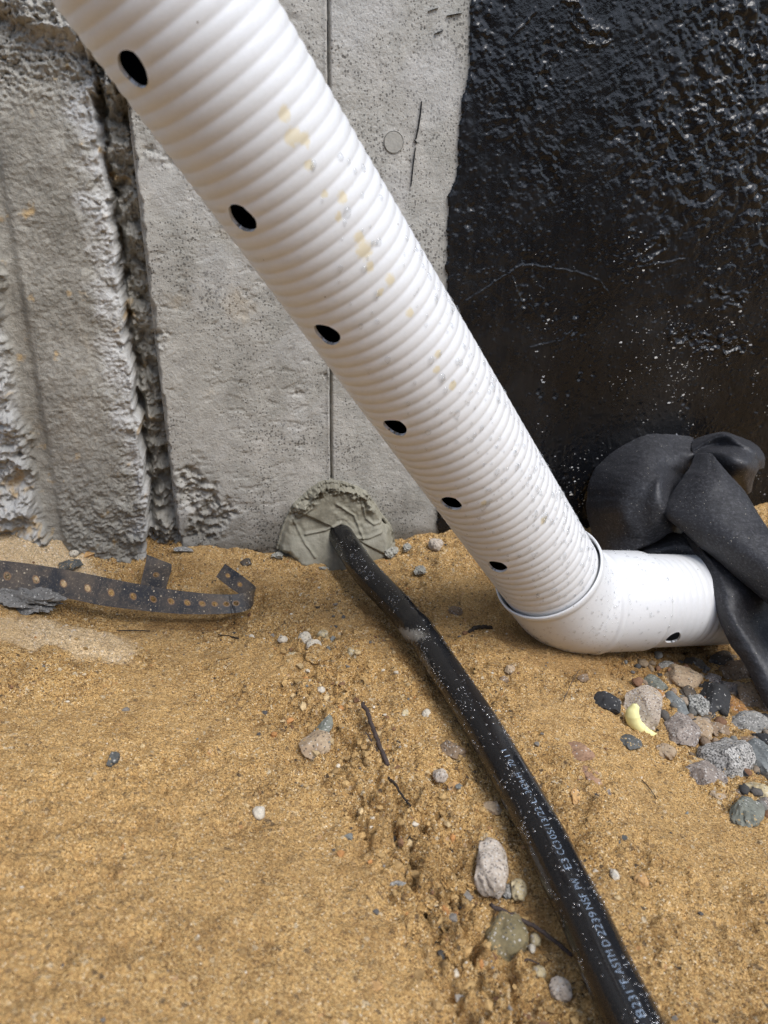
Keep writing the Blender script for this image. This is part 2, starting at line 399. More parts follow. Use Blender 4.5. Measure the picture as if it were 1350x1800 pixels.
CTRL = [  # photo pixel and the ground height that stands there
    (330, 950, .030), (430, 962, .012), (520, 985, -.006), (700, 958, -.002), (780, 948, .008), (850, 1005, -.004), (30, 935, .075), (105, 968, .046), (190, 1010, .010),
    (40, 1085, .030), (150, 1120, .018), (260, 1090, -.008), (380, 1085, -.012), (240, 1150, .008), (130, 1075, .006),
    (500, 1080, -.006), (620, 1100, -.014), (780, 1080, -.014), (860, 1120, -.022), (900, 1180, -.024), (1000, 1165, -.042), (1060, 1165, -.056), (960, 1090, -.036),
    (1120, 1150, -.085), (1220, 1150, -.105), (1150, 1230, -.072), (1210, 1220, -.090), (1300, 1220, -.098), (1280, 1320, -.082), (1345, 1350, -.080), (1180, 1400, -.055), (1320, 1450, -.060),
    (1000, 1300, -.028), (1080, 1250, -.046), (1050, 1420, -.026), (1120, 1600, -.018), (1300, 1650, -.034), (1320, 1780, -.030), (1180, 1780, -.014),
    (620, 1260, -.008), (760, 1260, -.015), (520, 1300, .006), (680, 1450, -.004), (840, 1420, -.016), (930, 1560, -.020), (880, 1650, -.026), (960, 1760, -.022), (1020, 1790, -.018),
    (700, 1600, .006), (760, 1700, -.004), (620, 1760, .018), (450, 1450, .020), (300, 1300, .022), (150, 1300, .040), (40, 1250, .042), (60, 1450, .058), (250, 1500, .045),
    (60, 1700, .072), (300, 1720, .050), (480, 1650, .030), (1340, 880, .000), (1335, 840, .004), (1250, 1000, -.06), (1100, 980, -.03), (1000, 940, -.01), (920, 930, .0)]
_P = np.array([at_z(x, y, z) for x, y, z in CTRL])
_P = np.vstack([_P, [[-.9, .9, .06], [-.9, .3, .08], [-.5, -.3, .04], [.3, -.3, .0], [.9, .2, -.03], [1.1, .8, -.05], [1.2, 1.25, .0], [.2, 1.3, .0], [-.6, 1.1, .05]]])
def _tps(r2): return np.where(r2 > 1e-12, r2 * np.log(np.maximum(r2, 1e-12)), 0.)
_n = len(_P); _A = np.zeros((_n + 3, _n + 3))
_d2 = ((_P[:, None, :2] - _P[None, :, :2]) ** 2).sum(-1)
_A[:_n, :_n] = _tps(_d2) + np.eye(_n) * 1.5e-3; _A[:_n, _n] = 1; _A[:_n, _n + 1:] = _P[:, :2]; _A[_n:, :_n] = _A[:_n, _n:].T
_w = np.linalg.solve(_A, np.concatenate([_P[:, 2], [0, 0, 0]]))
def ground_base(X, Y):
    X = np.asarray(X, float); Y = np.asarray(Y, float); r = _w[_n] + _w[_n + 1] * X + _w[_n + 2] * Y
    for i in range(_n): r = r + _w[i] * _tps((X - _P[i, 0]) ** 2 + (Y - _P[i, 1]) ** 2)
    far = sstep(1.0, 2.2, np.hypot(X - .1, Y - .6))
    added_bank = 1.15 * sstep(-.55, -1.5, Y) + .25 * fbm(X, Y, .8, 3, 2) * sstep(-.55, -1.5, Y)      # added unseen rise behind the camera, blocks low sky light
    return np.clip(r, -.13, .11) * (1 - far) + added_bank
def gxy(px, py):
    """where the sight line of a photo pixel meets the bare ground"""
    d = ray(px, py); t = (0 - CAM[2]) / d[2]
    for _ in range(25):
        p = CAM + d * t; t += (float(ground_base(p[0], p[1])) - p[2]) / d[2] * .8
    p = CAM + d * t
    return p
BAND = [tuple(gxy(*p)[:2]) for p in ((520, 1120), (570, 1170), (560, 1260), (620, 1330), (690, 1420), (740, 1520), (800, 1610), (840, 1720), (900, 1800))]
CLODS = [tuple(gxy(*p)[:2]) for p in ((690, 1470), (740, 1545), (780, 1600), (815, 1680), (850, 1790))]
CRACKS = [[tuple(gxy(*p)[:2]) for p in c] for c in (
    ((292, 1300), (286, 1335), (296, 1370), (291, 1400)), ((297, 1455), (305, 1480), (301, 1505)), ((258, 1560), (266, 1610), (284, 1660)), ((350, 1310), (370, 1370)), ((690, 1560), (715, 1545), (745, 1580), (770, 1600)),
    ((800, 1600), (815, 1640), (808, 1690)), ((760, 1700), (800, 1740), (830, 1790)), ((620, 1440), (660, 1480), (700, 1490)), ((640, 1380), (690, 1400), (716, 1450)))]
def patchy(X, Y):
    return sstep(-.10, .28, fbm(X, Y, 7, 3, 123))
def ground_h(X, Y, detail=True):
    h = ground_base(X, Y)
    if not detail: return h
    vis = 1 - sstep(.9, 1.3, np.hypot(X - .05, Y - .6))
    band = np.exp(-(pdist(X, Y, BAND) / .045) ** 2)
    clod = np.exp(-(pdist(X, Y, CLODS) / .034) ** 2)
    hd = pdist(X, Y, HXY)
    r = fbm(X, Y, 14, 3, 5) * .006 + fbm(X, Y, 50, 5, 21, .6) * .0048
    f1, f2, _ = worley(X + .004 * perlin(X * 60, Y * 60, 3), Y + .004 * perlin(X * 60, Y * 60, 4), 95, 31)
    r = r + band * (fbm(X, Y, 48, 5, 77, .6) * .010 + (.45 - f1) * .005)
    g1, g2, _ = worley(X + .006 * perlin(X * 40, Y * 40, 9), Y + .006 * perlin(X * 40, Y * 40, 8), 38, 61)
    r = r + clod * (np.clip(g2 - g1, 0, .35) * .034 - .005 + fbm(X, Y, 70, 4, 15, .6) * .009)
    r = r * (1.5 - 1.1 * patchy(X, Y) * (1 - np.maximum(band, clod)))
    k1, _, _ = worley(X, Y, 260, 41)
    r = r + (.4 - k1) * .0011 * (0.5 + fbm(X, Y, 9, 2, 88))
    for c in CRACKS:
        dd = pdist(X + .003 * perlin(X * 90, Y * 90, 1), Y + .003 * perlin(X * 90, Y * 90, 2), c)
        r = r - .004 * np.exp(-(dd / .0014) ** 2) * np.clip(.5 + 2.5 * fbm(X, Y, 120, 2, 3), 0, 1)
    # small trough under the hose, sand banked against it
    h = h + r * vis
    zh = np.interp(hd, [0, .2], [0, 1])
    h = np.where(hd < HOSE_R * 1.6, np.minimum(h, -.0155 + .004 * perlin(X * 30, Y * 30, 6)), h) * 1.0
    return h
gx = axis_grid([(-40, -4, 6), (-4, -.8, .4), (-.8, -.5, .02), (-.5, .68, .00165), (.68, 1.0, .02), (1.0, 4, .4), (4, 40, 6)])
gy = axis_grid([(-40, -3, 6), (-3, 0, .1), (0, .2, .02), (.2, 1.12, .00165), (1.12, 1.4, .03), (1.4, 4, .4), (4, 40, 6)])
GX, GY = np.meshgrid(gx, gy, indexing='ij')
GZ = ground_h(GX, GY)
def blob(pxs, rad):
    c = [tuple(gxy(*p)[:2]) for p in pxs]
    return lambda X, Y: np.exp(-(pdist(X, Y, c if len(c) > 1 else c * 2) / rad) ** 2)
nz = fbm(GX, GY, 22, 4, 91)
dry = sstep(.30, .62, np.maximum(blob([(-40, 1100), (70, 1112), (140, 1125), (190, 1142)], .036)(GX, GY), blob([(-20, 955), (40, 968), (95, 985)], .052)(GX, GY)) + nz * .35)
damp_shade = sstep(.45, .75, np.maximum.reduce([blob([(280, 1100), (400, 1098)], .024)(GX, GY), blob([(900, 1120), (1000, 1170), (1090, 1170), (1250, 1140)], .028)(GX, GY) * 1.1,  # shade painted below strap, elbow and pipe, left of hose; some damp
        blob([(1250, 1200), (1320, 1250)], .05)(GX, GY), blob([(640, 1060), (700, 1130), (760, 1220)], .022)(GX, GY) * .8, blob([(930, 1590), (960, 1690)], .025)(GX, GY) * .75]) + nz * .25) * .75
fine = np.clip(np.maximum.reduce([blob([(60, 1420), (130, 1600), (40, 1700)], .10)(GX, GY), blob([(200, 1250), (330, 1400)], .07)(GX, GY) * .7, blob([(1180, 1450), (1250, 1560)], .06)(GX, GY) * .8, patchy(GX, GY) * .8]) + nz * .5, 0, 1)
np_mesh('ground', np.stack([GX, GY, GZ], -1).reshape(-1, 3), grid_quads(*GX.shape), M['sand'],
        attrs=dict(dry=dry.ravel(), damp_shade=damp_shade.ravel(), fine=fine.ravel(), bank_dark=sstep(-.35, -.75, GY + .15 * fbm(GX, GY, 2.5, 3, 6)).ravel()))['kind'] = 'structure'

# ================================================================== THE FOUNDATION WALL
ZTOP = 1.35
zfine = [(-.30, -.04, .04), (-.04, .70, .00135), (.70, ZTOP, .05)]
wall = empty('foundation_wall', W0)
def put_parent(o, p):
    o.parent = p; o.matrix_parent_inverse = Matrix.Translation(-Vector(p.location))
    return o
tag(wall, 'smooth grey cast concrete wall with a vertical joint, black tar coat on its right part', 'wall')
def joint_s(z): return .0025 + (z - .10) * .0215
R0 = [wall_sz(*p) for p in ((330, 850), (380, 905), (350, 930))]
def concrete_w(SS, ZZ):
    w = fbm(SS, ZZ, 9, 3, 3) * .0016 + fbm(SS, ZZ, 60, 4, 8) * .0007
    f1, _, i1 = worley(SS, ZZ, 210, 12)
    cl = sstep(-.05, .5, fbm(SS, ZZ, 13, 3, 44))
    w -= np.where(i1 > .55, np.clip(.30 - f1, 0, 1) * .0055 * cl, 0); h1, _, j1 = worley(SS, ZZ, 420, 92); w -= np.where(j1 > .72, np.clip(.33 - h1, 0, 1) * .0036 * sstep(-.25, .3, fbm(SS, ZZ, 10, 3, 45)), 0)
    # flaking streaks
    st = fbm(SS, ZZ * 2.2, 40, 4, 66); tear = sstep(.26, .36, st) * sstep(-.02, .25, fbm(SS, ZZ, 8, 2, 71) + .25 * (SS < -.02))
    w -= tear * .0009 * (SS < .0)
    # exposed aggregate near the groove foot
    d = pdist(SS, ZZ, R0); m = np.exp(-(d / .024) ** 2)
    n6 = fbm(SS, ZZ, 60, 3, 6); g1, g2, gi = worley(SS + .008 * n6, ZZ + .008 * fbm(SS, ZZ, 60, 3, 16), 75, 23); ms = sstep(.25, .8, m + .5 * fbm(SS, ZZ, 45, 4, 5))
    w += ms * (-.007 + np.clip(.8 - g1, 0, 1) * .010 * (gi > .35) + fbm(SS, ZZ, 80, 5, 9, .65) * .008)
    for p0, rr in (((300, 282), .012), ((262, 268), .008), ((285, 590), .010), ((270, 612), .012), ((520, 690), .006), ((575, 660), .006)):
        c = wall_sz(*p0); e = np.exp(-(np.hypot(SS - c[0], (ZZ - c[1]) * 1.6) / rr) ** 2)
        w += e * (fbm(SS, ZZ, 110, 4, 31) * .008 - .001)
    c = wall_sz(692, 250); w *= 1 - np.exp(-(np.hypot(SS - c[0], ZZ - c[1]) / .0135) ** 8)
    # rounded foot
    w -= .004 * (1 - sstep(-.01, .022, ZZ))
    return w
def wall_damp(SS, ZZ):
    n = fbm(SS, ZZ, 16, 4, 17)
    return np.clip(sstep(.085, .02, ZZ + n * .045 + np.clip(SS, 0, 1) * .18) * .85 + sstep(.2, .5, n) * .12, 0, 1)
def panel_left(SS, ZZ):
    w = concrete_w(SS, ZZ)
    w -= .006 * sstep(.0032, .0008, joint_s(ZZ) - SS) - .0012 * np.exp(-((joint_s(ZZ) - SS - .004) / .0022) ** 2)
    w -= .010 * sstep(-.1935, -.1965, SS + fbm(np.zeros_like(SS), ZZ, 45, 4, 3) * .004)
    return w
sl_ = axis_grid([(-.1975, .014, .0012)])
z_ = axis_grid(zfine)
wl = wall_sheet('concrete_panel', sl_, z_, lambda a, b: np.where(a > joint_s(b) - .0006, -.012, panel_left(a, b)), M['concrete'], None, attrs=dict(damp_shade=wall_damp, pale=lambda a, b: .25 * sstep(.1, .4, fbm(a, b, 12, 3, 55))))
put_parent(wl, wall); wl['label'] = 'concrete panel beside the broken pilaster'
sr_ = axis_grid([(-.002, .175, .0012), (.175, .7, .05), (.7, 2.6, .3)])
def panel_right(SS, ZZ):
    w = concrete_w(SS, ZZ) * (1 - sstep(.13, .16, SS)) - .0008
    w -= .004 * sstep(.0026, .0006, SS - joint_s(ZZ))
    return np.where(SS < joint_s(ZZ) + .0006, -.012, w)
wr = wall_sheet('concrete_panel', sr_, z_, panel_right, M['concrete'], None, attrs=dict(damp_shade=wall_damp, pale=lambda a, b: .35 * sstep(.05, .3, fbm(a, b, 7, 3, 53) + .15)))
put_parent(wr, wall)

# ---- black waterproof coat
EDGE = sorted([(wall_sz(*p)[1], wall_sz(*p)[0]) for p in ((828, 0), (826, 60), (824, 130), (810, 190), (806, 250), (803, 310), (788, 345), (786, 420), (786, 520), (778, 700), (768, 940))])
ez = [e[0] for e in EDGE]; es = [e[1] for e in EDGE]
GOUGE = [[wall_sz(*p) for p in c] for c in (((1010, 15), (1022, 45), (1045, 62), (1062, 66)), ((1190, 590), (1240, 602), (1300, 610)), ((1255, 515), (1300, 530)), ((1130, 452), (1160, 430)))]
SCAR = [[wall_sz(*p) for p in c] for c in (((815, 530), (870, 495), (915, 465), (960, 470), (1010, 478), (1050, 492), (1068, 515)), ((900, 62), (940, 20)), ((895, 480), (910, 520), (935, 545)), ((1230, 600), (1275, 605)),
        ((930, 610), (985, 598), (1010, 575)), ((1120, 470), (1200, 455)))]
def coat_w(SS, ZZ):
    e = np.interp(ZZ, ez, es) + fbm(SS * 0, ZZ, 60, 4, 6) * .004 + perlin(ZZ * 400, SS * 150, 8) * .0009
    ur = np.clip(sstep(.16, .46, SS) * .35 + sstep(.30, .56, ZZ) * .75 + fbm(SS, ZZ, 6, 2, 33) * .5, .34, 1.3)  # lumpier towards the top right
    w = .0032 + fbm(SS, ZZ, 5, 3, 2) * .0022
    ang = SS * .8 + ZZ * .6; an2 = -SS * .6 + ZZ * .8
    w += .75 * ur * sstep(-.25, .45, fbm(SS, ZZ, 7, 3, 139) + .3 * sstep(.3, .55, SS)) * fbm(ang + .01 * perlin(SS * 25, ZZ * 25, 1), an2 * .7, 80, 4, 13, .55) * .0036 * (.55 + .9 * sstep(-.3, .4, fbm(SS, ZZ, 14, 3, 39)))
    w += sstep(.26, .55, SS) * sstep(.26, .55, ZZ) * (.0085 * np.abs(fbm(ang, an2, 30, 4, 90)) - .002)
    w += fbm(SS + .01 * perlin(SS * 8, ZZ * 5, 2), ZZ * .16, 75, 3, 27, .5) * .0012 * (1.25 - ur * .7) * sstep(.42, .2, SS)
    f1, _, i1 = worley(SS, ZZ, 60, 52); cl = sstep(.12, .5, fbm(SS, ZZ, 11, 3, 14))
    w -= cl * np.clip(.30 - f1, 0, 1) * .010 * (i1 > .35)
    f1, _, i1 = worley(SS, ZZ, 150, 57)
    w += np.where(i1 > .7, np.clip(.28 - f1, 0, 1) * .0055, 0)
    for c in SCAR:
        d = pdist(SS + .002 * perlin(SS * 90, ZZ * 90, 5), ZZ + .002 * perlin(SS * 90, ZZ * 90, 7), c); w += .0011 * np.exp(-(d / .0011) ** 2)
    for c in GOUGE:
        n5 = fbm(SS, ZZ, 70, 4, 5, .6); d = pdist(SS + .012 * n5, ZZ + .010 * fbm(SS, ZZ, 60, 4, 15), c); w += (-.0040 * np.exp(-(d / .005) ** 2) + .0030 * np.exp(-((d - .007) / .004) ** 2)) * np.clip(.55 + 1.6 * n5, 0, 1.4)
    return np.where(SS > e, np.maximum(w, .0012), -.006)
sc_ = axis_grid([(.135, .70, .00135), (.70, 1.2, .04), (1.2, 2.6, .3)])
wc = wall_sheet('waterproof_coating', sc_, z_, coat_w, M['coat'], None, skirt=.02,
                attrs=dict(speck=lambda a, b: np.clip(sstep(.18, .36, a) * sstep(.50, .25, b) * .9 + sstep(.1, .45, fbm(a, b, 9, 4, 77)) * .4, 0, 1) * sstep(.62, .42, b)))
put_parent(wc, wall); wc['label'] = 'glossy black tar coat with lumps and pale specks'

# ---- round form-tie plug, dark scratches
def wall_disc(name, px, py, r, mat, h=.0):
    s0, z0 = wall_sz(px, py); V = [wall_pt(s0, z0, .0004 + h)]; F = []; n = 28
    for k, (q, ww) in enumerate(((.90, .0003 + h), (.94, -.0010), (.97, .0003), (1.0, -.003))):
        for i in range(n):
            a = 2 * math.pi * i / n; V.append(wall_pt(s0 + r * q * math.cos(a), z0 + r * q * math.sin(a), ww))
    for i in range(n): F.append((0, 1 + i, 1 + (i + 1) % n))
    for k in range(3):
        for i in range(n):
            a = 1 + k * n + i; b = 1 + k * n + (i + 1) % n; F.append((a, a + n, b + n, b))
    return np_mesh(name, V, F, mat, smooth=False)
o = put_parent(wall_disc('tie_hole_plug', 692, 250, .0118, M['plug']), wall); o['label'] = 'round flush plug in the concrete'
def scratch(pts, wid):
    P = [np.array(wall_sz(*p)) for p in pts]; V = []; F = []
    Q = []
    for a, b in zip(P[:-1], P[1:]):
        for k in range(6): Q.append(a + (b - a) * k / 6)
    Q.append(P[-1])
    for i, q in enumerate(Q):
        d = Q[min(i + 1, len(Q) - 1)] - Q[max(i - 1, 0)]; d = d / np.linalg.norm(d); nrm = np.array([-d[1], d[0]])
        hw = wid * (.25 + .75 * math.sin(math.pi * min(1, max(.03, i / (len(Q) - 1))))) * random.uniform(.5, 1.2) / 2
        for sg, ww in ((-1, -.003), (-.6, .0022), (.6, .0022), (1, -.003)): V.append(wall_pt(*(q + nrm * hw * sg), ww))
        if i:
            for k in range(3): F.append((4 * i - 4 + k, 4 * i - 3 + k, 4 * i + 1 + k, 4 * i + k))
    return np_mesh('scratch', V, F, M['scratch'])
for pts, wd in ((((741, 178), (739, 200), (735, 225), (731, 245)), .0024), (((730, 260), (726, 290), (722, 328)), .0016), (((728, 246), (733, 252)), .003),
                (((763, 60), (778, 54)), .0022), (((785, 28), (812, 23)), .0012), (((752, 20), (770, 14)), .0012), (((600, 285), (597, 292)), .002)):
    put_parent(scratch(pts, wd), wall)

# ---- broken pilaster with the open groove
pil_s = axis_grid([(-1.6, -.5, .2), (-.5, -.44, .01), (-.44, -.192, .0011)])
LUMP = np.array([wall_sz(0, 640), wall_sz(30, 700)])
def pil_w(SS, ZZ):
    jz = fbm(SS, ZZ, 22, 3, 9, .5) * .007 + fbm(SS, ZZ, 75, 3, 4, .55) * .0045
    edge = -.2275 + jz - .012 * sstep(.10, .0, ZZ)                    # right edge of the pilaster
    gb = fbm(SS, ZZ, 34, 5, 19, .6)
    # groove floor, deeper in the middle of the height, closed above and below
    floor = -.036 + gb * .026 - .016 * np.exp(-((SS - edge - .004) / .004) ** 2) + .022 * sstep(.10, .055, ZZ) + .010 * sstep(.40, .50, ZZ)
    floor = floor + .060 * sstep(.525, .575, ZZ + gb * .03)
    face = .010 + fbm(SS, ZZ, 8, 2, 29) * .006
    rg = .16 + .22 * sstep(-.275, -.235, SS) + .40 * sstep(.16, .04, ZZ) + .75 * sstep(.50, .58, ZZ)
    g1, g2, _ = worley(SS + .006 * perlin(SS * 50, ZZ * 50, 1), ZZ + .006 * perlin(SS * 50, ZZ * 50, 2), 48, 73)
    rough = fbm(SS, ZZ, 50, 5, 35, .6) * .0085 + (np.clip(g2 - g1, 0, .4) - .2) * .006 * sstep(-.1, .3, fbm(SS, ZZ, 12, 2, 5)) + fbm(SS, ZZ * 1.4, 190, 3, 6, .7) * .0055
    cr = np.abs(fbm(SS * .7 + ZZ * .5, ZZ - SS * .4, 26, 3, 99)); rough = rough - .005 * np.exp(-(cr / .016) ** 2) * sstep(.0, .35, fbm(SS, ZZ, 15, 3, 51))
    face = face + rough * rg - .003 * sstep(.003, .0, edge - SS) * (1 + fbm(SS, ZZ, 90, 3, 2))
    ew = edge - SS + fbm(SS, ZZ, 60, 3, 52) * .004; _, _, cid = worley(SS + .004 * perlin(SS * 80, ZZ * 80, 5), ZZ + .004 * perlin(SS * 80, ZZ * 80, 6), 85, 97)
    face = face - np.where(cid > .5, .010 * (cid - .4), 0) * sstep(.016, .006, ew)
    # ledge crossing the upper part
    lz = .583 - (SS + .26) * .28
    face = face + .014 * sstep(lz - .004, lz + .012, ZZ + fbm(SS, ZZ, 60, 3, 5) * .012)
    # smooth strip cast against a form, then the crumbling outer edge
    strip = np.exp(-((SS + .335 + (.5 - ZZ) * .012) / .011) ** 4)
    face = face * (1 - strip) + strip * (.004 + fbm(SS, ZZ, 70, 3, 8) * .0012)
    out = sstep(-.345, -.358, SS + (.5 - ZZ) * .012 + fbm(SS, ZZ, 28, 4, 12, .6) * .016) * sstep(.52, .44, ZZ)
    h1, h2, _ = worley(SS + .01 * perlin(SS * 30, ZZ * 30, 3), ZZ + .01 * perlin(SS * 30, ZZ * 30, 4), 26, 83)
    face = face + out * (.008 + np.clip(.8 - h1, 0, 1) * .022 + fbm(SS, ZZ, 45, 5, 45, .6) * .011 + fbm(SS, ZZ, 150, 3, 46, .6) * .005)
    t = sstep(-.0015, .0015, SS - edge)
    return face * (1 - t) + floor * t
def pil_pale(SS, ZZ):
    return np.clip(sstep(-.262, -.228, SS + fbm(SS, ZZ, 30, 4, 3) * .03) * .9 + sstep(-.345, -.36, SS) * .7 + sstep(.50, .60, ZZ) * .25 - sstep(-.226, -.222, SS) * .75, 0, 1)
def pil_sandy(SS, ZZ):
    n = fbm(SS, ZZ, 34, 4, 61)
    return np.clip(sstep(.40, .60, n + .45 * sstep(-.345, -.36, SS) * sstep(.24, .10, ZZ)) * .75, 0, 1) * sstep(-.3, .3, fbm(SS, ZZ, 90, 3, 2))
pil = wall_sheet('concrete_pilaster', pil_s, z_, pil_w, M['rough'], None, skirt=.16,
                 attrs=dict(pale=pil_pale, sandy=pil_sandy, damp_shade=lambda a, b: sstep(.10, .0, b + fbm(a, b, 20, 3, 8) * .03) * .45))
tag(pil, 'rough broken concrete pilaster with crumbling edges and an open vertical groove', 'pilaster')

# ---- mortar patch round the hose
MP = [(488, 962), (494, 935), (504, 909), (517, 886), (535, 870), (546, 860), (560, 850), (580, 845), (602, 848), (626, 856), (643, 868), (658, 886), (668, 903), (684, 922), (692, 955), (690, 985), (650, 1010), (590, 1012), (548, 1004), (515, 988)]
MPS = [wall_sz(x, y) for x, y in MP]
TROWEL = [[wall_sz(*p) for p in c] for c in (((534, 932), (570, 925), (596, 912)), ((514, 908), (530, 940), (548, 964)), ((584, 922), (600, 936), (640, 934), (666, 925)), ((590, 880), (620, 900), (632, 935)), ((634, 880), (640, 905), (652, 914), (664, 912)), ((517, 892), (524, 905), (545, 888)))]
def mortar_w(SS, ZZ):
    n = fbm(SS, ZZ, 45, 4, 18)
    d = pdist(SS, ZZ, MPS + MPS[:1]); ins = inpoly(SS + n * .006, ZZ + n * .006, MPS); sd = np.where(ins, d, -d)
    w = .002 + .005 * sstep(0, .005, sd) + .003 * sstep(.0, .05, sd) + .024 * sstep(.050, -.02, ZZ) * sstep(0, .015, sd)
    w += fbm(SS, ZZ, 14, 2, 40) * .004 + fbm(SS, ZZ, 110, 3, 41) * .0016 * sstep(-.1, .3, fbm(SS, ZZ, 18, 2, 9))
    w += .004 * sstep(.0, .003, (SS * .5 + ZZ * .86 - .030) * sstep(-.02, .0, SS + .06))
    top = np.exp(-((sd - .006) / .008) ** 2) * sstep(.040, .075, ZZ)
    g1, g2, _ = worley(SS, ZZ, 120, 15)
    w += top * (.001 + fbm(SS, ZZ, 80, 5, 25, .65) * .013 + np.clip(.6 - g1, 0, 1) * .003)
    foot = np.exp(-((sd - .004) / .010) ** 2) * sstep(.03, -.01, ZZ)
    w += foot * fbm(SS, ZZ, 110, 4, 28) * .010
    for i, c in enumerate(TROWEL):
        dd = pdist(SS + .0015 * perlin(SS * 120, ZZ * 120, 3), ZZ, c); w += .0022 * np.exp(-(dd / .0011) ** 2) - .0009 * np.exp(-((dd - .003) / .003) ** 2)
    return np.where(sd > -.002, w, -.012)
mo = wall_sheet('mortar_patch', axis_grid([(-.15, .10, .001)]), axis_grid([(-.07, .135, .001)]), mortar_w, M['mortar'], None, skirt=.01,
                attrs=dict(damp_shade=lambda a, b: np.clip(sstep(.1, .45, fbm(a, b, 25, 4, 29)) * .5 + .35 * sstep(.075, .095, b), 0, 1)))
tag(mo, 'smeared olive grey mortar patch sealing the black hose into the wall', 'mortar')

# ================================================================== TUBES
def frames(P):
    P = np.asarray(P, float); T = np.gradient(P, axis=0); T /= np.linalg.norm(T, axis=1, keepdims=True)
    N = np.zeros_like(P); ref = np.array([0, 0, 1.]); n = ref - T[0] * (ref @ T[0]); N[0] = n / np.linalg.norm(n)
    for i in range(1, len(P)):
        n = N[i - 1] - T[i] * (N[i - 1] @ T[i]); N[i] = n / np.linalg.norm(n)
    return P, T, N, np.cross(T, N)
def catmull(P, per):
    P = np.asarray(P, float); E = np.vstack([2 * P[0] - P[1], P, 2 * P[-1] - P[-2]]); out = []
    for i in range(1, len(E) - 2):
        for k in range(per):
            t = k / per
            out.append(.5 * (2 * E[i] + (E[i + 1] - E[i - 1]) * t + (2 * E[i - 1] - 5 * E[i] + 4 * E[i + 1] - E[i + 2]) * t * t + (3 * E[i] - E[i - 1] - 3 * E[i + 1] + E[i + 2]) * t ** 3))
    out.append(P[-1]); return np.array(out)
def resample(P, n):
    d = np.concatenate([[0], np.cumsum(np.linalg.norm(np.diff(P, axis=0), axis=1))]); q = np.linspace(0, d[-1], n)
    return np.stack([np.interp(q, d, P[:, k]) for k in range(3)], 1), d[-1]
def tube_quads(nr, ns):
    i = np.arange(nr - 1)[:, None] * ns; j = np.arange(ns)[None, :]; j2 = (j + 1) % ns
    return np.stack([i + j, i + j2, i + ns + j2, i + ns + j], -1).reshape(-1, 4)

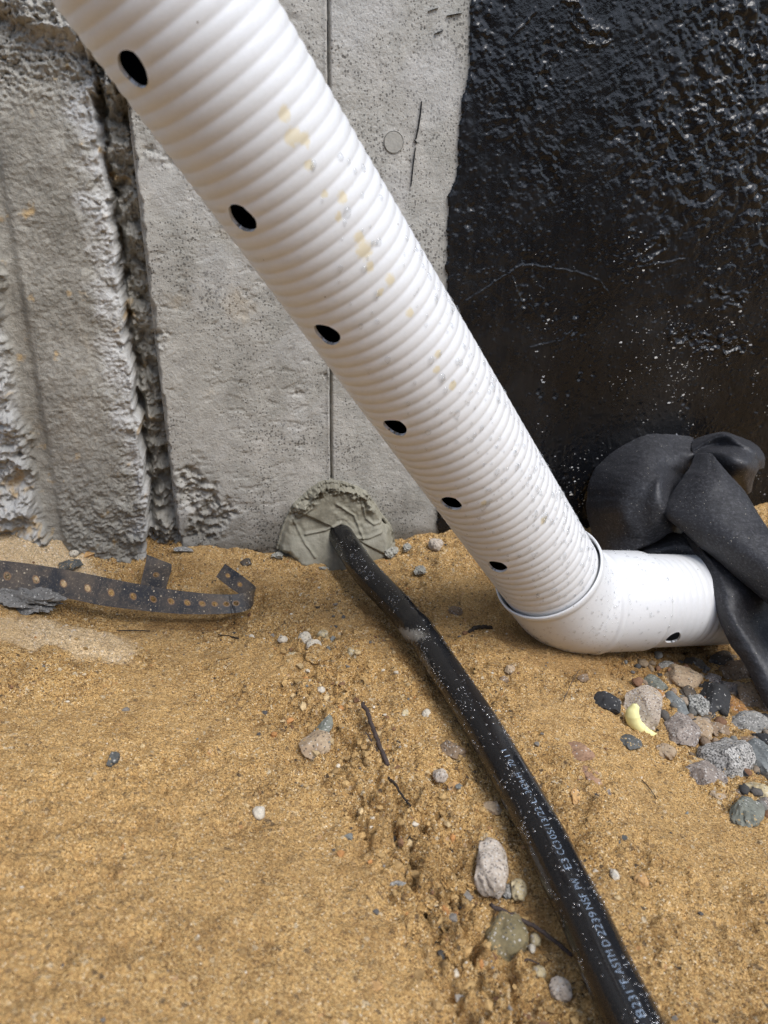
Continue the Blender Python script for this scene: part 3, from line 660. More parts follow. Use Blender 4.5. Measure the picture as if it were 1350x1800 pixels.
# ---- white perforated pipe: two ribbed sections and an elbow
P0 = np.array([-.11873789, .56573866, .53723987]); DD = np.array([.50172274, .32558276, -.80141759])
RP = .0575; PITCH = .01044; HOLE_R0 = .0102
e1 = np.cross(DD, [0, 0, 1.]); e1 /= np.linalg.norm(e1); e2 = np.cross(DD, e1)
CORNER = P0 + DD * .665
EE = np.array([.917, .354, -.196]); EE /= np.linalg.norm(EE)
def rib(s, depth=.0011):
    return depth * (1 - np.abs(np.sin(math.pi * s / PITCH)) ** .62)
def ribbed(name, org, D, a1, a2, s0, s1, holes, mat, shade_liner, parent, stains=None):
    """corrugated pipe wall with real round holes, a rim in each hole and an added black inner tube to darken the holes"""
    def build(step, ns, R, ribs):
        HOLE_R = HOLE_R0 if ribs else HOLE_R0 * 1.10
        s = np.linspace(s0, s1, int((s1 - s0) / step) + 1); th = np.arange(ns) * 2 * math.pi / ns
        SS, TT = np.meshgrid(s, th, indexing='ij'); RR = R - (rib(SS) if ribs else 0 * SS)
        SS = SS.copy(); TT = TT.copy(); kill = np.zeros(SS.shape, bool); near = np.zeros(SS.shape, int) - 1
        for hi, (hs, ha) in enumerate(holes):
            dt = (TT - ha + math.pi) % (2 * math.pi) - math.pi; du = SS - hs; dv = dt * RP; r = np.hypot(du, dv)
            a = np.arctan2(dv, du); RH = HOLE_R * (1 + .06 * np.sin(2 * a + hi) + .05 * np.sin(3 * a + hi * 2))
            kill |= r < RH * .86; m = (r < RH * 2.2); near[m] = hi
        Q = tube_quads(len(s), ns); kf = kill.ravel(); Q = Q[~kf[Q].any(1)]
        # boundary vertices of each hole snap onto its outline
        ed = {}
        for q in Q[(near.ravel()[Q] >= 0).any(1)]:
            for k in range(4):
                a, b = int(q[k]), int(q[(k + 1) % 4]); key = (min(a, b), max(a, b)); ed[key] = ed.get(key, 0) + 1 if key not in ed else 2
        cnt = {}
        nearf = near.ravel()
        bl = [k for k, v in ed.items() if v == 1 and nearf[k[0]] >= 0 and nearf[k[1]] >= 0]
        Sf = SS.ravel(); Tf = TT.ravel(); Rf = RR.ravel().copy()
        onb = set()
        for a, b in bl:
            for v in (a, b):
                hs, ha = holes[nearf[v]]; dt = (Tf[v] - ha + math.pi) % (2 * math.pi) - math.pi
                if math.hypot(Sf[v] - hs, dt * RP) < HOLE_R * 1.45: onb.add(v)
        for v in onb:
            hi = nearf[v]; hs, ha = holes[hi]; dt = (Tf[v] - ha + math.pi) % (2 * math.pi) - math.pi
            a = math.atan2(dt * RP, Sf[v] - hs); RH = HOLE_R * (1 + .06 * math.sin(2 * a + hi) + .05 * math.sin(3 * a + hi * 2))
            Sf[v] = hs + RH * math.cos(a); Tf[v] = ha + RH * math.sin(a) / RP
            if ribs: Rf[v] = R - .5 * rib(Sf[v]) + .0002
        def pos(S_, T_, R_):
            return org + S_[:, None] * D + R_[:, None] * (np.cos(T_)[:, None] * a1 + np.sin(T_)[:, None] * a2)
        V = pos(Sf, Tf, Rf)
        if ribs:
            blk = [(a, b) for a, b in bl if a in onb and b in onb]; idx = sorted({v for e in blk for v in e}); mp = {v: len(V) + k for k, v in enumerate(idx)}
            if idx:
                ii = np.array(idx); m_ = len(ii); V = np.vstack([V, V[ii], pos(Sf[ii], Tf[ii], np.full(m_, R - .0024))])
                Q = np.vstack([Q, np.array([(mp[a], mp[b], mp[b] + m_, mp[a] + m_) for a, b in blk])])
        return V, Q
    V, Q = build(PITCH / 8, 128, RP, True)
    st = np.zeros(len(V))
    for p, r in (stains or []): st = np.maximum(st, np.exp(-((V - p) ** 2).sum(1) / r ** 2))
    o = np_mesh(name, V, Q, mat, parent, attrs=dict(stain=st))
    Vl, Ql = build(.003, 96, RP - .0023, False)
    l = np_mesh('shade_lining', Vl, Ql, shade_liner, o)  # added black tube, stands in for the dark inside the pipe
    return o
def pipe_hit(px, py):
    d = ray(px, py); d = d / np.linalg.norm(d); w = CAM - P0; a = d - DD * (d @ DD); b = w - DD * (w @ DD)
    A = a @ a; B = 2 * a @ b; C = b @ b - RP * RP; q = max(B * B - 4 * A * C, 0)
    return CAM + d * ((-B - math.sqrt(q)) / (2 * A))
STAINS = [(pipe_hit(x, y), r) for x, y, r in ((500, 200, .006), (515, 240, .0075), (535, 245, .006), (545, 290, .005), (602, 345, .006), (572, 340, .004), (640, 440, .009), (632, 420, .006), (686, 492, .006),
        (668, 515, .004), (770, 622, .0045), (768, 650, .004), (797, 678, .0055), (722, 550, .005), (956, 915, .0055), (850, 885, .004), (595, 380, .004), (650, 470, .005))]
HA = math.radians(65.3)
drain = empty('drain_pipe', (0, 0, 0))
tag(drain, 'white ribbed perforated drain pipe leaning down into a white elbow', 'pipe')
holes = [(-.0142 + .1044 * i, HA) for i in range(-1, 6)]
up_pipe = ribbed('ribbed_section', P0, DD, e1, e2, -.22, .625, holes, M['white'], M['shade_liner'], drain, stains=STAINS)
up_pipe['label'] = 'long leaning ribbed section with a row of round holes'
g1 = np.cross(EE, [0, 0, 1.]); g1 /= np.linalg.norm(g1); g2 = np.cross(EE, g1)
def ang_on(px, py, org, D, a1, a2, R):
    d = ray(px, py); d = d / np.linalg.norm(d); w = CAM - org; a = d - D * (d @ D); b = w - D * (w @ D)
    A = a @ a; B = 2 * a @ b; C = b @ b - R * R; X = CAM + d * ((-B - math.sqrt(max(B * B - 4 * A * C, 0))) / (2 * A))
    s = (X - org) @ D; r = X - org - s * D; return s, math.atan2(r @ a2, r @ a1)
h2 = ang_on(1184, 1122, CORNER, EE, g1, g2, RP)
low_pipe = ribbed('ribbed_section', CORNER, EE, g1, g2, .085, .250, [(h2[0], h2[1])], M['white'], M['shade_liner'], drain)
low_pipe['label'] = 'short ribbed section running back under the black fabric'
# elbow: lathe-like sweep along the bent axis
def elbow():
    path = []; rad = []
    RO = .0613
    prof_a = [(.6200, .0590), (.6010, .0602), (.5992, .0606), (.5986, .0614), (.5990, .0624), (.6005, .0630), (.6055, .0630), (.6068, .0622), (.6080, RO)]
    for s, r in prof_a: path.append(P0 + DD * s); rad.append(r)
    for s in np.linspace(.612, .638, 8): path.append(P0 + DD * s); rad.append(RO)
    A = P0 + DD * .640; B = CORNER + EE * .025
    for t in np.linspace(0, 1, 16):
        path.append((1 - t) ** 2 * A + 2 * t * (1 - t) * CORNER + t * t * B); rad.append(RO - .0006 * math.exp(-((t - .45) / .05) ** 2))
    for e, r in ((.0265, RO), (.028, RO + .0012), (.030, RO + .0018), (.033, RO + .0018), (.035, RO + .0010), (.038, RO - .0002)): path.append(CORNER + EE * e); rad.append(r)
    for e in np.linspace(.045, .100, 8): path.append(CORNER + EE * e); rad.append(RO - .0004)
    for e, r in ((.1015, RO - .0006), (.1025, RO - .0016), (.1030, .0595), (.1024, .0565)): path.append(CORNER + EE * e); rad.append(r)
    P = np.array(path); T = np.gradient(P, axis=0)
    nx = np.zeros_like(P)
    k = len(prof_a) + 8
    for i in range(len(P)):
        if i < k: T[i] = DD
        elif i >= k + 16: T[i] = EE
        else:
            t = (i - k) / 15; T[i] = (1 - t) * DD + t * EE
        T[i] /= np.linalg.norm(T[i])
    N = np.cross(DD, EE); N /= np.linalg.norm(N)
    ns = 112; th = np.arange(ns) * 2 * math.pi / ns; V = []
    for i in range(len(P)):
        Bn = np.cross(T[i], N); V.append(P[i] + rad[i] * (np.cos(th)[:, None] * N + np.sin(th)[:, None] * Bn))
    return np_mesh('elbow_fitting', np.vstack(V), tube_quads(len(P), ns), M['white'], drain, attrs=dict(stain=np.zeros(len(P) * ns))), P
elb, ELP = elbow(); elb['label'] = 'smooth white elbow with a raised collar'

# ---- black hose
hp, hlen = resample(catmull(HOSE, 12), 420)
P, T, N, B = frames(hp); ns = 40; th = np.arange(ns) * 2 * math.pi / ns
harc = np.linspace(0, hlen, len(P))
def proj(X):
    X = np.atleast_2d(X) - CAM; z = X @ FW; return 675 + FPX * (X @ RT) / z, 900 - FPX * (X @ UP) / z
hpx, hpy = proj(P)
_vw = CAM - P; _vw = _vw - T * (_vw * T).sum(1, keepdims=True); _vw /= np.linalg.norm(_vw, axis=1, keepdims=True)
tpx, tpy = proj(P + _vw * HOSE_R)
kink = np.exp(-((hpy - 1105) / 9.0) ** 2) * .0010 - np.exp(-((hpy - 1122) / 7.0) ** 2) * .0006
V = (P[:, None, :] + (HOSE_R + kink)[:, None, None] * (np.cos(th)[None, :, None] * N[:, None, :] + np.sin(th)[None, :, None] * B[:, None, :]))
vpx, vpy = proj(V.reshape(-1, 3)); side = np.tile(np.sin(th), len(P))
left = ((V - P[:, None, :]) @ RT).reshape(-1) / HOSE_R
mud = np.exp(-((vpy - 1114) / 13) ** 2) * np.clip(.35 - left, 0, 1) * .8 + np.exp(-((vpy - 1165) / 45) ** 2) * (.22 + .22 * np.abs(left)) + np.clip(-left - .65, 0, 1) * .35 + np.exp(-((vpy - 948) / 8) ** 2) * .4
hose = empty('water_hose', P[0])
tag(hose, 'black plastic water pipe with pale printed lettering running from wall across the sand', 'pipe')
tube = put_parent(np_mesh('tube', V.reshape(-1, 3), tube_quads(len(P), ns), M['hose'], attrs=dict(mud=np.clip(mud, 0, 1))), hose)
# lettering printed along the hose, read away from the camera
def hose_frame(arc):
    i = np.interp(arc, harc, np.arange(len(P))); a = int(min(i, len(P) - 2)); f = i - a
    return P[a] * (1 - f) + P[a + 1] * f, T[a], N[a], B[a]
WORDS = [('8', 1795, 1781), ('23', 1777, 1757), ('1"F', 1750, 1727), ('ASTM', 1718, 1676), ('D', 1668, 1658), ('2239', 1650, 1608), ('NSF', 1602, 1576), ('PW', 1567, 1549), ('E3', 1532, 1514),
         ('CC3', 1507, 1483), ('05/13/22', 1479, 1424), ('L', 1416, 1409), ('-3424-H', 1404, 1364), ('70', 1352, 1341), ('11', 1334, 1323)]
TV = []; TF = []
view_off = math.radians(20)
for txt, ya, yb in WORDS:
    cu = bpy.data.curves.new('lettering', 'FONT'); cu.body = txt; cu.size = 1.0; cu.resolution_u = 3; cu.offset = -.022
    ob = bpy.data.objects.new('lettering', cu); COL.objects.link(ob)
    dg = bpy.context.evaluated_depsgraph_get(); me = ob.evaluated_get(dg).to_mesh()
    co = np.array([v.co[:] for v in me.vertices]); polys = [list(p.vertices) for p in me.polygons]
    ob.evaluated_get(dg).to_mesh_clear(); bpy.data.objects.remove(ob); bpy.data.curves.remove(cu)
    a0 = np.interp(ya, tpy, harc); a1 = np.interp(yb, tpy, harc)
    x0, x1 = co[:, 0].min(), co[:, 0].max(); hgt = .0072
    base = len(TV)
    for c in co:
        arc = a0 + (a1 - a0) * (c[0] - x0) / (x1 - x0); p, t, n, b = hose_frame(arc)
        # direction on the hose that faces the camera, turned a little to the right
        vw = CAM - p; vw = vw - t * (vw @ t); vw /= np.linalg.norm(vw); rt = np.cross(vw, t); rt = rt if rt @ RT > 0 else -rt
        al = view_off - (c[1] - .35) * hgt / HOSE_R
        TV.append(p + (HOSE_R + .00022) * (math.cos(al) * vw + math.sin(al) * rt))
    TF += [[base + i for i in q] for q in polys]
let = put_parent(np_mesh('printed_lettering', TV, TF, M['ink'], smooth=False), hose)
let['label'] = 'pale blue printed letters and numbers'

# ================================================================== WATER DROPS
ICO = {}
def ico(sub):
    if sub not in ICO:
        bm = bmesh.new(); bmesh.ops.create_icosphere(bm, subdivisions=sub, radius=1.0)
        ICO[sub] = (np.array([v.co[:] for v in bm.verts]), np.array([[v.index for v in f.verts] for f in bm.faces])); bm.free()
    return ICO[sub]
def drops(items, name, parent, sub=2, mat='water'):
    """items: (position, normal, radius, height, droop)"""
    iv, ifc = ico(sub); Vs = []; Fs = []
    for k, (p, n, r, h, dr) in enumerate(items):
        g = np.array([0, 0, -1.]) - n * (-n[2]); gl = np.linalg.norm(g); g = g / gl if gl > 1e-6 else np.array([1., 0, 0]); q = np.cross(n, g)
        x = iv[:, 0:1] * r * (1 + dr) + (np.clip(iv[:, 0:1], 0, 1) ** 2) * r * dr * .6; y = iv[:, 1:2] * r; z = iv[:, 2:3] * h * (1 + .35 * dr * iv[:, 0:1])
        Vs.append(p + x * g + y * q + z * n); Fs.append(ifc + k * len(iv))
    o = np_mesh(name, np.vstack(Vs), np.vstack(Fs), M[mat], parent); o['kind'] = 'stuff'
    return o
it = []
while len(it) < 520:
    s = RNG.uniform(.08, .60); a = RNG.uniform(0, 2 * math.pi); n = math.cos(a) * e1 + math.sin(a) * e2
    p = P0 + DD * s + n * (RP - float(rib(s)))
    up = n[2]
    if (CAM - p) @ n < 0 and RNG.random() > .2: continue
    if RNG.random() > np.clip((s - .02) * 2.2, 0, 1) * np.clip(.35 + n[0] * .9, .04, 1): continue
    r = .0010 + .0016 * RNG.random() ** 2.5 + (.0010 if RNG.random() > .93 else 0)
    it.append((p, n, r, r * .62, RNG.random() * .55))
drops(it, 'water_drops', up_pipe)
it = []
while len(it) < 520:
    i = int(RNG.integers(10, len(ELP) - 4)); t = RNG.random(); c = ELP[i] * (1 - t) + ELP[i + 1] * t
    ax = ELP[i + 1] - ELP[i]; ax /= np.linalg.norm(ax); v = RNG.normal(size=3); n = v - ax * (v @ ax); n /= np.linalg.norm(n)
    if (CAM - c) @ n < -.1: continue
    low = n[2] < -.62
    if not low and RNG.random() > .75: continue
    r = .0007 + .0012 * RNG.random() ** 2.5 + (.0012 if low and RNG.random() > .4 else 0)
    it.append((c + n * .0611, n, r, r * (.62 if not low else 1.0), RNG.random() * .3))
drops(it, 'water_drops', elb)
it = []
while len(it) < 1050:
    i = int(RNG.integers(40, len(P) - 3)); a = RNG.uniform(0, 2 * math.pi); n = math.cos(a) * N[i] + math.sin(a) * B[i]
    if n[2] < .05 or (CAM - P[i]) @ n < 0: continue
    d = perlin(np.array([harc[i] * 28.]), np.array([a * 1.4]), 5)[0]
    if RNG.random() > .30 + d * 1.6: continue
    r = .0006 + .0009 * RNG.random() ** 3
    it.append((P[i] + T[i] * RNG.uniform(-.001, .001) + n * HOSE_R, n, r, r * .6, 0.))
drops(it, 'water_drops', tube, 2, 'bead')

# ================================================================== BLACK FABRIC
def patch(rows, off=0.0, nu=14, nv=16):
    """smooth cloth surface through a net of folds; each entry is a point of the enlarged photo and its distance"""
    G = np.array([[PD(1000 + x / 3.6, 730 + y / 3.6, d + off) for x, y, d in r] for r in rows])
    G = np.stack([catmull(G[:, k], nu) for k in range(G.shape[1])], 1)
    G = np.stack([catmull(G[k], nv) for k in range(G.shape[0])], 0)
    return G
NETS = [
    # bag standing against the wall
    ([[(190, 870, 1.06), (125, 660, 1.085), (116, 505, 1.09), (158, 370, 1.095), (250, 240, 1.10), (400, 140, 1.105), (530, 93, 1.11), (680, 108, 1.115), (790, 144, 1.115)],
      [(300, 890, 1.03), (225, 660, 1.045), (215, 520, 1.05), (260, 400, 1.055), (350, 280, 1.065), (455, 190, 1.08), (560, 150, 1.09), (680, 160, 1.10), (775, 185, 1.10)],
      [(430, 850, 1.015), (350, 680, 1.01), (330, 550, 1.01), (375, 440, 1.012), (460, 330, 1.025), (525, 250, 1.05), (610, 220, 1.07), (700, 215, 1.085), (775, 215, 1.09)],
      [(560, 800, 1.012), (480, 690, 1.000), (470, 570, .995), (500, 460, .995), (550, 385, 1.005), (590, 310, 1.04), (650, 270, 1.06), (715, 245, 1.075), (772, 232, 1.085)],
      [(650, 740, 1.005), (595, 655, .992), (590, 590, .985), (583, 500, .988), (585, 420, 1.000), (630, 350, 1.045), (680, 310, 1.06), (735, 275, 1.075), (785, 248, 1.08)],
      [(760, 780, 1.03), (730, 680, 1.03), (700, 600, 1.03), (680, 510, 1.04), (680, 440, 1.05), (710, 380, 1.075), (745, 345, 1.08), (775, 310, 1.085), (810, 280, 1.085)],
      [(900, 820, 1.04), (880, 720, 1.04), (850, 630, 1.04), (830, 540, 1.05), (820, 470, 1.06), (820, 410, 1.08), (830, 370, 1.085), (840, 330, 1.09), (850, 300, 1.09)]], -.012),
    # lobe standing up behind the fold
    ([[(775, 160, 1.11), (880, 128, 1.10), (985, 110, 1.085), (1100, 148, 1.085), (1190, 198, 1.08), (1233, 262, 1.08), (1228, 335, 1.085)],
      [(778, 215, 1.085), (870, 160, 1.075), (985, 124, 1.06), (1080, 175, 1.045), (1160, 222, 1.045), (1212, 280, 1.055), (1212, 335, 1.07)],
      [(785, 240, 1.082), (865, 208, 1.075), (955, 190, 1.068), (1050, 205, 1.045), (1130, 245, 1.035), (1185, 295, 1.045), (1195, 340, 1.06)],
      [(810, 290, 1.075), (890, 262, 1.05), (960, 258, 1.03), (1040, 285, 1.015), (1110, 315, 1.015), (1160, 345, 1.03), (1178, 370, 1.05)],
      [(840, 350, 1.085), (920, 350, 1.06), (1000, 365, 1.04), (1070, 385, 1.035), (1115, 400, 1.04), (1145, 410, 1.055), (1160, 415, 1.07)],
      [(870, 430, 1.10), (940, 450, 1.09), (1020, 470, 1.085), (1080, 482, 1.085), (1118, 488, 1.085), (1135, 486, 1.09), (1145, 475, 1.095)]], -.012),
    # broad fold coming down towards the right
    ([[(810, 262, 1.075), (760, 400, 1.05), (660, 600, 1.02), (770, 745, .99), (1020, 970, .955), (1300, 1215, .91), (1480, 1420, .87)],
      [(800, 245, 1.06), (725, 390, 1.01), (600, 592, .982), (738, 742, .957), (992, 962, .925), (1268, 1205, .885), (1450, 1410, .85)],
      [(840, 236, 1.035), (790, 400, .985), (735, 570, .957), (860, 720, .93), (1090, 905, .897), (1340, 1135, .862), (1510, 1330, .83)],
      [(900, 240, 1.022), (895, 395, .972), (910, 550, .943), (1020, 690, .917), (1200, 855, .888), (1420, 1060, .855), (1575, 1250, .83)],
      [(914, 246, 1.024), (1000, 345, .988), (1095, 465, .962), (1175, 590, .938), (1290, 745, .908), (1490, 970, .87), (1640, 1180, .84)],
      [(905, 275, 1.06), (985, 390, 1.045), (1085, 505, 1.02), (1160, 625, .995), (1275, 780, .965), (1470, 1010, .925), (1620, 1210, .89)]], 0),
    # lower flap lying over the pipe and down to the gravel
    ([[(700, 790, 1.04), (800, 920, 1.0), (850, 1000, .985), (900, 1150, .965), (1000, 1380, .935), (1110, 1570, .905), (1190, 1710, .885), (1280, 1860, .87)],
      [(715, 765, 1.005), (812, 890, .965), (842, 960, .950), (888, 1130, .928), (985, 1365, .902), (1098, 1562, .878), (1180, 1702, .863), (1270, 1850, .85)],
      [(765, 758, .992), (850, 870, .950), (900, 955, .934), (955, 1120, .910), (1065, 1320, .885), (1185, 1515, .863), (1275, 1675, .85), (1375, 1830, .838)],
      [(800, 790, .985), (895, 900, .945), (985, 1000, .925), (1065, 1135, .905), (1180, 1310, .905), (1320, 1490, .88), (1420, 1650, .86), (1520, 1800, .845)],
      [(890, 790, 1.0), (1010, 880, .965), (1140, 970, .948), (1270, 1080, .935), (1400, 1240, .93), (1500, 1440, .91), (1560, 1640, .90), (1650, 1780, .88)]], 0),
    # edge tucked between bag and pipe
    ([[(370, 830, 1.06), (500, 780, 1.05), (640, 690, 1.045), (740, 670, 1.04), (860, 740, 1.03)],
      [(370, 858, 1.03), (500, 822, 1.02), (640, 782, 1.01), (740, 768, 1.0), (850, 840, .99)],
      [(400, 900, 1.02), (540, 870, 1.0), (660, 840, .99), (760, 850, .98), (850, 920, .975)],
      [(420, 990, 1.03), (560, 980, 1.02), (680, 970, 1.01), (780, 990, 1.0), (860, 1040, .99)]], 0)]
FV = []; FF = []; base = 0
for rows, off in NETS:
    G = patch(rows, off); nu, nv = G.shape[:2]
    du = np.gradient(G, axis=0); dv = np.gradient(G, axis=1); nn = np.cross(du, dv); nn /= np.linalg.norm(nn, axis=2, keepdims=True) + 1e-9
    a = (G @ np.array([1., .3, .2])); b = (G @ np.array([-.2, .4, 1.]))
    G = G + nn * (fbm(a, b, 12, 2, 5) * .0025 + np.abs(fbm(a * .5 + b * .25, b * .9 - a * .2, 16, 2, 15)) * .0045 + fbm(a, b, 120, 2, 25) * .0006)[..., None]
    FV.append(G.reshape(-1, 3)); FF.append(grid_quads(nu, nv) + base); base += nu * nv
fab = np_mesh('landscape_fabric', np.vstack(FV), np.vstack(FF), M['fabric'])
md = fab.modifiers.new('thickness', 'SOLIDIFY'); md.thickness = .0014; md.offset = 0
tag(fab, 'crumpled black felt-like fabric bundled over the end of the white pipe', 'fabric')

# ================================================================== STEEL STRAPS
def strap_mesh(name, top, bot, hole_f, mat, hole_r=.0029, npath=160, thick=.0012):
    tp, ln = resample(catmull(top, 14), npath); bt, _ = resample(catmull(bot, 14), npath)
    q = np.linspace(0, ln, npath); wid = float(np.mean(np.linalg.norm(tp - bt, axis=1)))
    def pos(u, v):   # u arc length, v 0..1 from bottom to top
        a = np.array([np.interp(u, q, tp[:, k]) for k in range(3)]); b = np.array([np.interp(u, q, bt[:, k]) for k in range(3)])
        return b + (a - b) * v
    V = []; F = []; rust = []; cut = {}
    def vert(u, v, r=0):
        key = (round(u, 6), round(v, 5))
        if key not in cut: cut[key] = len(V); V.append(pos(u, v)); rust.append(r)
        return cut[key]
    H = .0058; us = [0.0]; q8 = .5 - .5 * math.tan(math.pi / 8); VL = [0., q8, .5, 1 - q8, 1.]
    for hc in hole_f: us += [hc * ln - H, hc * ln + H]
    us.append(ln)
    for k in range(len(us) - 1):
        u0, u1 = us[k], us[k + 1]
        if k % 2 == 0:
            n = max(1, int((u1 - u0) / .004))
            for i in range(n):
                a = u0 + (u1 - u0) * i / n; b = u0 + (u1 - u0) * (i + 1) / n
                for v0, v1 in zip(VL[:-1], VL[1:]): F.append((vert(a, v0), vert(b, v0), vert(b, v1), vert(a, v1)))
        else:
            uc = (u0 + u1) / 2; n = 16; outer = []; inner = []; mid = []
            for i in range(n):
                a = 2 * math.pi * i / n - math.pi; c, s_ = math.cos(a), math.sin(a); m = max(abs(c), abs(s_))
                outer.append(vert(uc + H * c / m, .5 + .5 * s_ / m)); mid.append(vert(uc + hole_r * 1.6 * c, .5 + hole_r * 1.6 * s_ / wid, .34)); inner.append(vert(uc + hole_r * c, .5 + hole_r * s_ / wid, 1.0))
            for i in range(n):
                j = (i + 1) % n; F.append((outer[i], outer[j], mid[j], mid[i])); F.append((mid[i], mid[j], inner[j], inner[i]))
    o = np_mesh(name, V, F, mat, smooth=False, attrs=dict(rust=rust))
    md = o.modifiers.new('thickness', 'SOLIDIFY'); md.thickness = thick; md.offset = 0
    return o
tb = [((-70, 978), (-70, 1028), .835), ((0, 985), (0, 1038), .842), ((60, 992), (60, 1044), .848), ((120, 1002), (118, 1052), .853), ((180, 1014), (178, 1064), .858), ((240, 1026), (238, 1072), .862), ((300, 1036), (298, 1078), .866),
      ((350, 1042), (348, 1080), .870), ((395, 1045), (393, 1079), .875), ((425, 1043), (424, 1076), .882), ((443, 1038), (441, 1068), .890), ((450, 1033), (444, 1056), .899), ((441, 1024), (424, 1046), .907), ((420, 1008), (403, 1032), .914), ((396, 991), (380, 1014), .922)]
top = [PD(*a, d) for a, b, d in tb]; bot = [PD(*b, d - .004) for a, b, d in tb]
tpr, tl = resample(catmull(top, 14), 400); tx, ty = proj(tpr); tarc = np.linspace(0, 1, 400); fwd = tx[:int(np.argmax(tx))]
HX = [-40, 13, 63, 111, 153, 194, 232, 267, 298, 326, 352, 374, 394, 411]
hf = [float(np.interp(x, fwd, tarc[:len(fwd)])) for x in HX]; k2 = float(tarc[int(np.argmax(tx))]); hf += [k2 + (1 - k2) * .42, k2 + (1 - k2) * .78]
st = strap_mesh('steel_strap', top, bot, hf, M['strap'])
tag(st, 'long black perforated steel strap with a curled end lying by the wall', 'strap')
s2t = [PD(258, 975, .935), PD(256, 990, .930), PD(251, 1010, .922), PD(246, 1035, .912)]; s2b = [PD(302, 992, .932), PD(301, 1003, .926), PD(297, 1016, .918), PD(290, 1040, .908)]
s2 = strap_mesh('steel_strap', s2t, s2b, [.52], M['strap'], npath=40)
tag(s2, 'short dark steel strap stub standing upright at the pilaster foot', 'strap')

# ================================================================== STONES
SM = {}
def smat(key, *a, **k):
    if key not in SM: SM[key] = m_stone(key + '_stone', *a, seed=len(SM) + 1, **k)
    return SM[key]
STONE = dict(clod=((.13, .125, .115), (.21, .20, .185), None, 90, .1),
    tan=((.30, .21, .13), (.42, .32, .21), None, 70, .12), brown=((.17, .115, .07), (.27, .19, .12), None, 60, .15), beige=((.40, .33, .26), (.52, .45, .37), (.12, .10, .09), 60, .35),
    pale=((.52, .46, .36), (.64, .58, .48), None, 60, .15), grey=((.20, .19, .17), (.30, .29, .265), (.05, .05, .05), 60, .3), bluegrey=((.125, .135, .135), (.21, .22, .21), None, 50, .12),
    slate=((.06, .062, .058), (.11, .112, .104), None, 40, .06), charcoal=((.022, .022, .023), (.042, .042, .043), None, 30, .05), speckle=((.16, .16, .14), (.30, .29, .26), (.03, .03, .03), 180, .8),
    granite=((.20, .19, .17), (.42, .40, .37), (.025, .025, .025), 120, .8), mauve=((.20, .165, .14), (.31, .26, .22), (.06, .05, .05), 70, .3), rust=((.28, .13, .04), (.42, .23, .08), (.05, .03, .02), 90, .25),
    red=((.27, .155, .095), (.35, .215, .13), None, 60, .1), olive=((.15, .125, .065), (.25, .20, .105), (.07, .07, .06), 40, .2), greenslate=((.13, .14, .115), (.22, .22, .18), None, 45, .1),
    mortar=((.28, .27, .23), (.38, .365, .31), None, 80, .1), dark=((.05, .04, .03), (.10, .08, .06), None, 80, .1), sandclod=((.38, .25, .10), (.46, .31, .135), None, 120, .05), yellowish=((.45, .36, .20), (.56, .47, .30), (.15, .12, .08), 70, .2),
    orange=((.45, .25, .09), (.58, .38, .18), None, 80, .15), pinkbeige=((.34, .28, .21), (.46, .38, .30), (.14, .10, .08), 70, .35))
def stone(px, py, w, h, kind, label, yaw=0, lift=.30, angular=.5, flat=.75, sub=4, tilt=None, name='stone', cat='stone', rough=.10, sand=.10, group=None, depth=None):
    g = gxy(px, py) if depth is None else PD(px, py, depth)
    dep = (g - CAM) @ FW
    sx = w * dep / FPX / 2; sy = h * dep / FPX / 2
    rs = np.random.default_rng(abs(hash((px * 7919 + py * 104729))) % (2 ** 31))
    iv, ifc = ico(sub); V = iv.copy()
    V = V + (fbm(V[:, 0] + V[:, 2] * .7 + px, V[:, 1] - V[:, 2] * .6 + py, 1.1, 2, 3) * .35)[:, None] * iv
    for _ in range(int(1 + angular * 22)):                          # broken facets
        n = rs.normal(size=3); n /= np.linalg.norm(n); lim = rs.uniform(.60, .95) - angular * .16
        d = V @ n; V = V - np.clip(d - lim, 0, None)[:, None] * n * .97
    V = V + (fbm(iv[:, 0] * 1.3 + iv[:, 2] + px, iv[:, 1] * 1.3 - iv[:, 2] + py, 2.6, 4, 5) * rough)[:, None] * iv
    V = V - (V.max(0) + V.min(0)) / 2; V = V / (np.abs(V).max(0) + 1e-9)
    # the picture height of a stone is mostly its ground depth plus its height, seen from about 30 degrees above
    zr = min(sx, sy) * flat; yr = max(sy * 1.25, zr * .8)
    V = V * np.array([sx, yr, zr])
    tl = tilt if tilt is not None else rs.uniform(-12, 12)
    Rm = np.array((Matrix.Rotation(math.radians(yaw), 3, 'Z') @ Matrix.Rotation(math.radians(tl), 3, 'Y') @ Matrix.Rotation(math.radians(rs.uniform(-8, 8)), 3, 'X')))
    if yaw: V = V * 1.0
    V = V @ Rm.T
    a, b, dk, sc, fl = STONE[kind]
    o = np_mesh(name, V, ifc, M['sand'] if kind == 'sandclod' else smat(kind, a, b, dk, sc, fl, sand=sand))
    o.data.set_sharp_from_angle(angle=math.radians(34 if angular > .4 else 60))
    o.location = g + np.array([0, 0, zr * lift])
    tag(o, label, cat, group); return o
G1 = 'stones in the gravel hollow'; G2 = 'stones bedded in the sand'
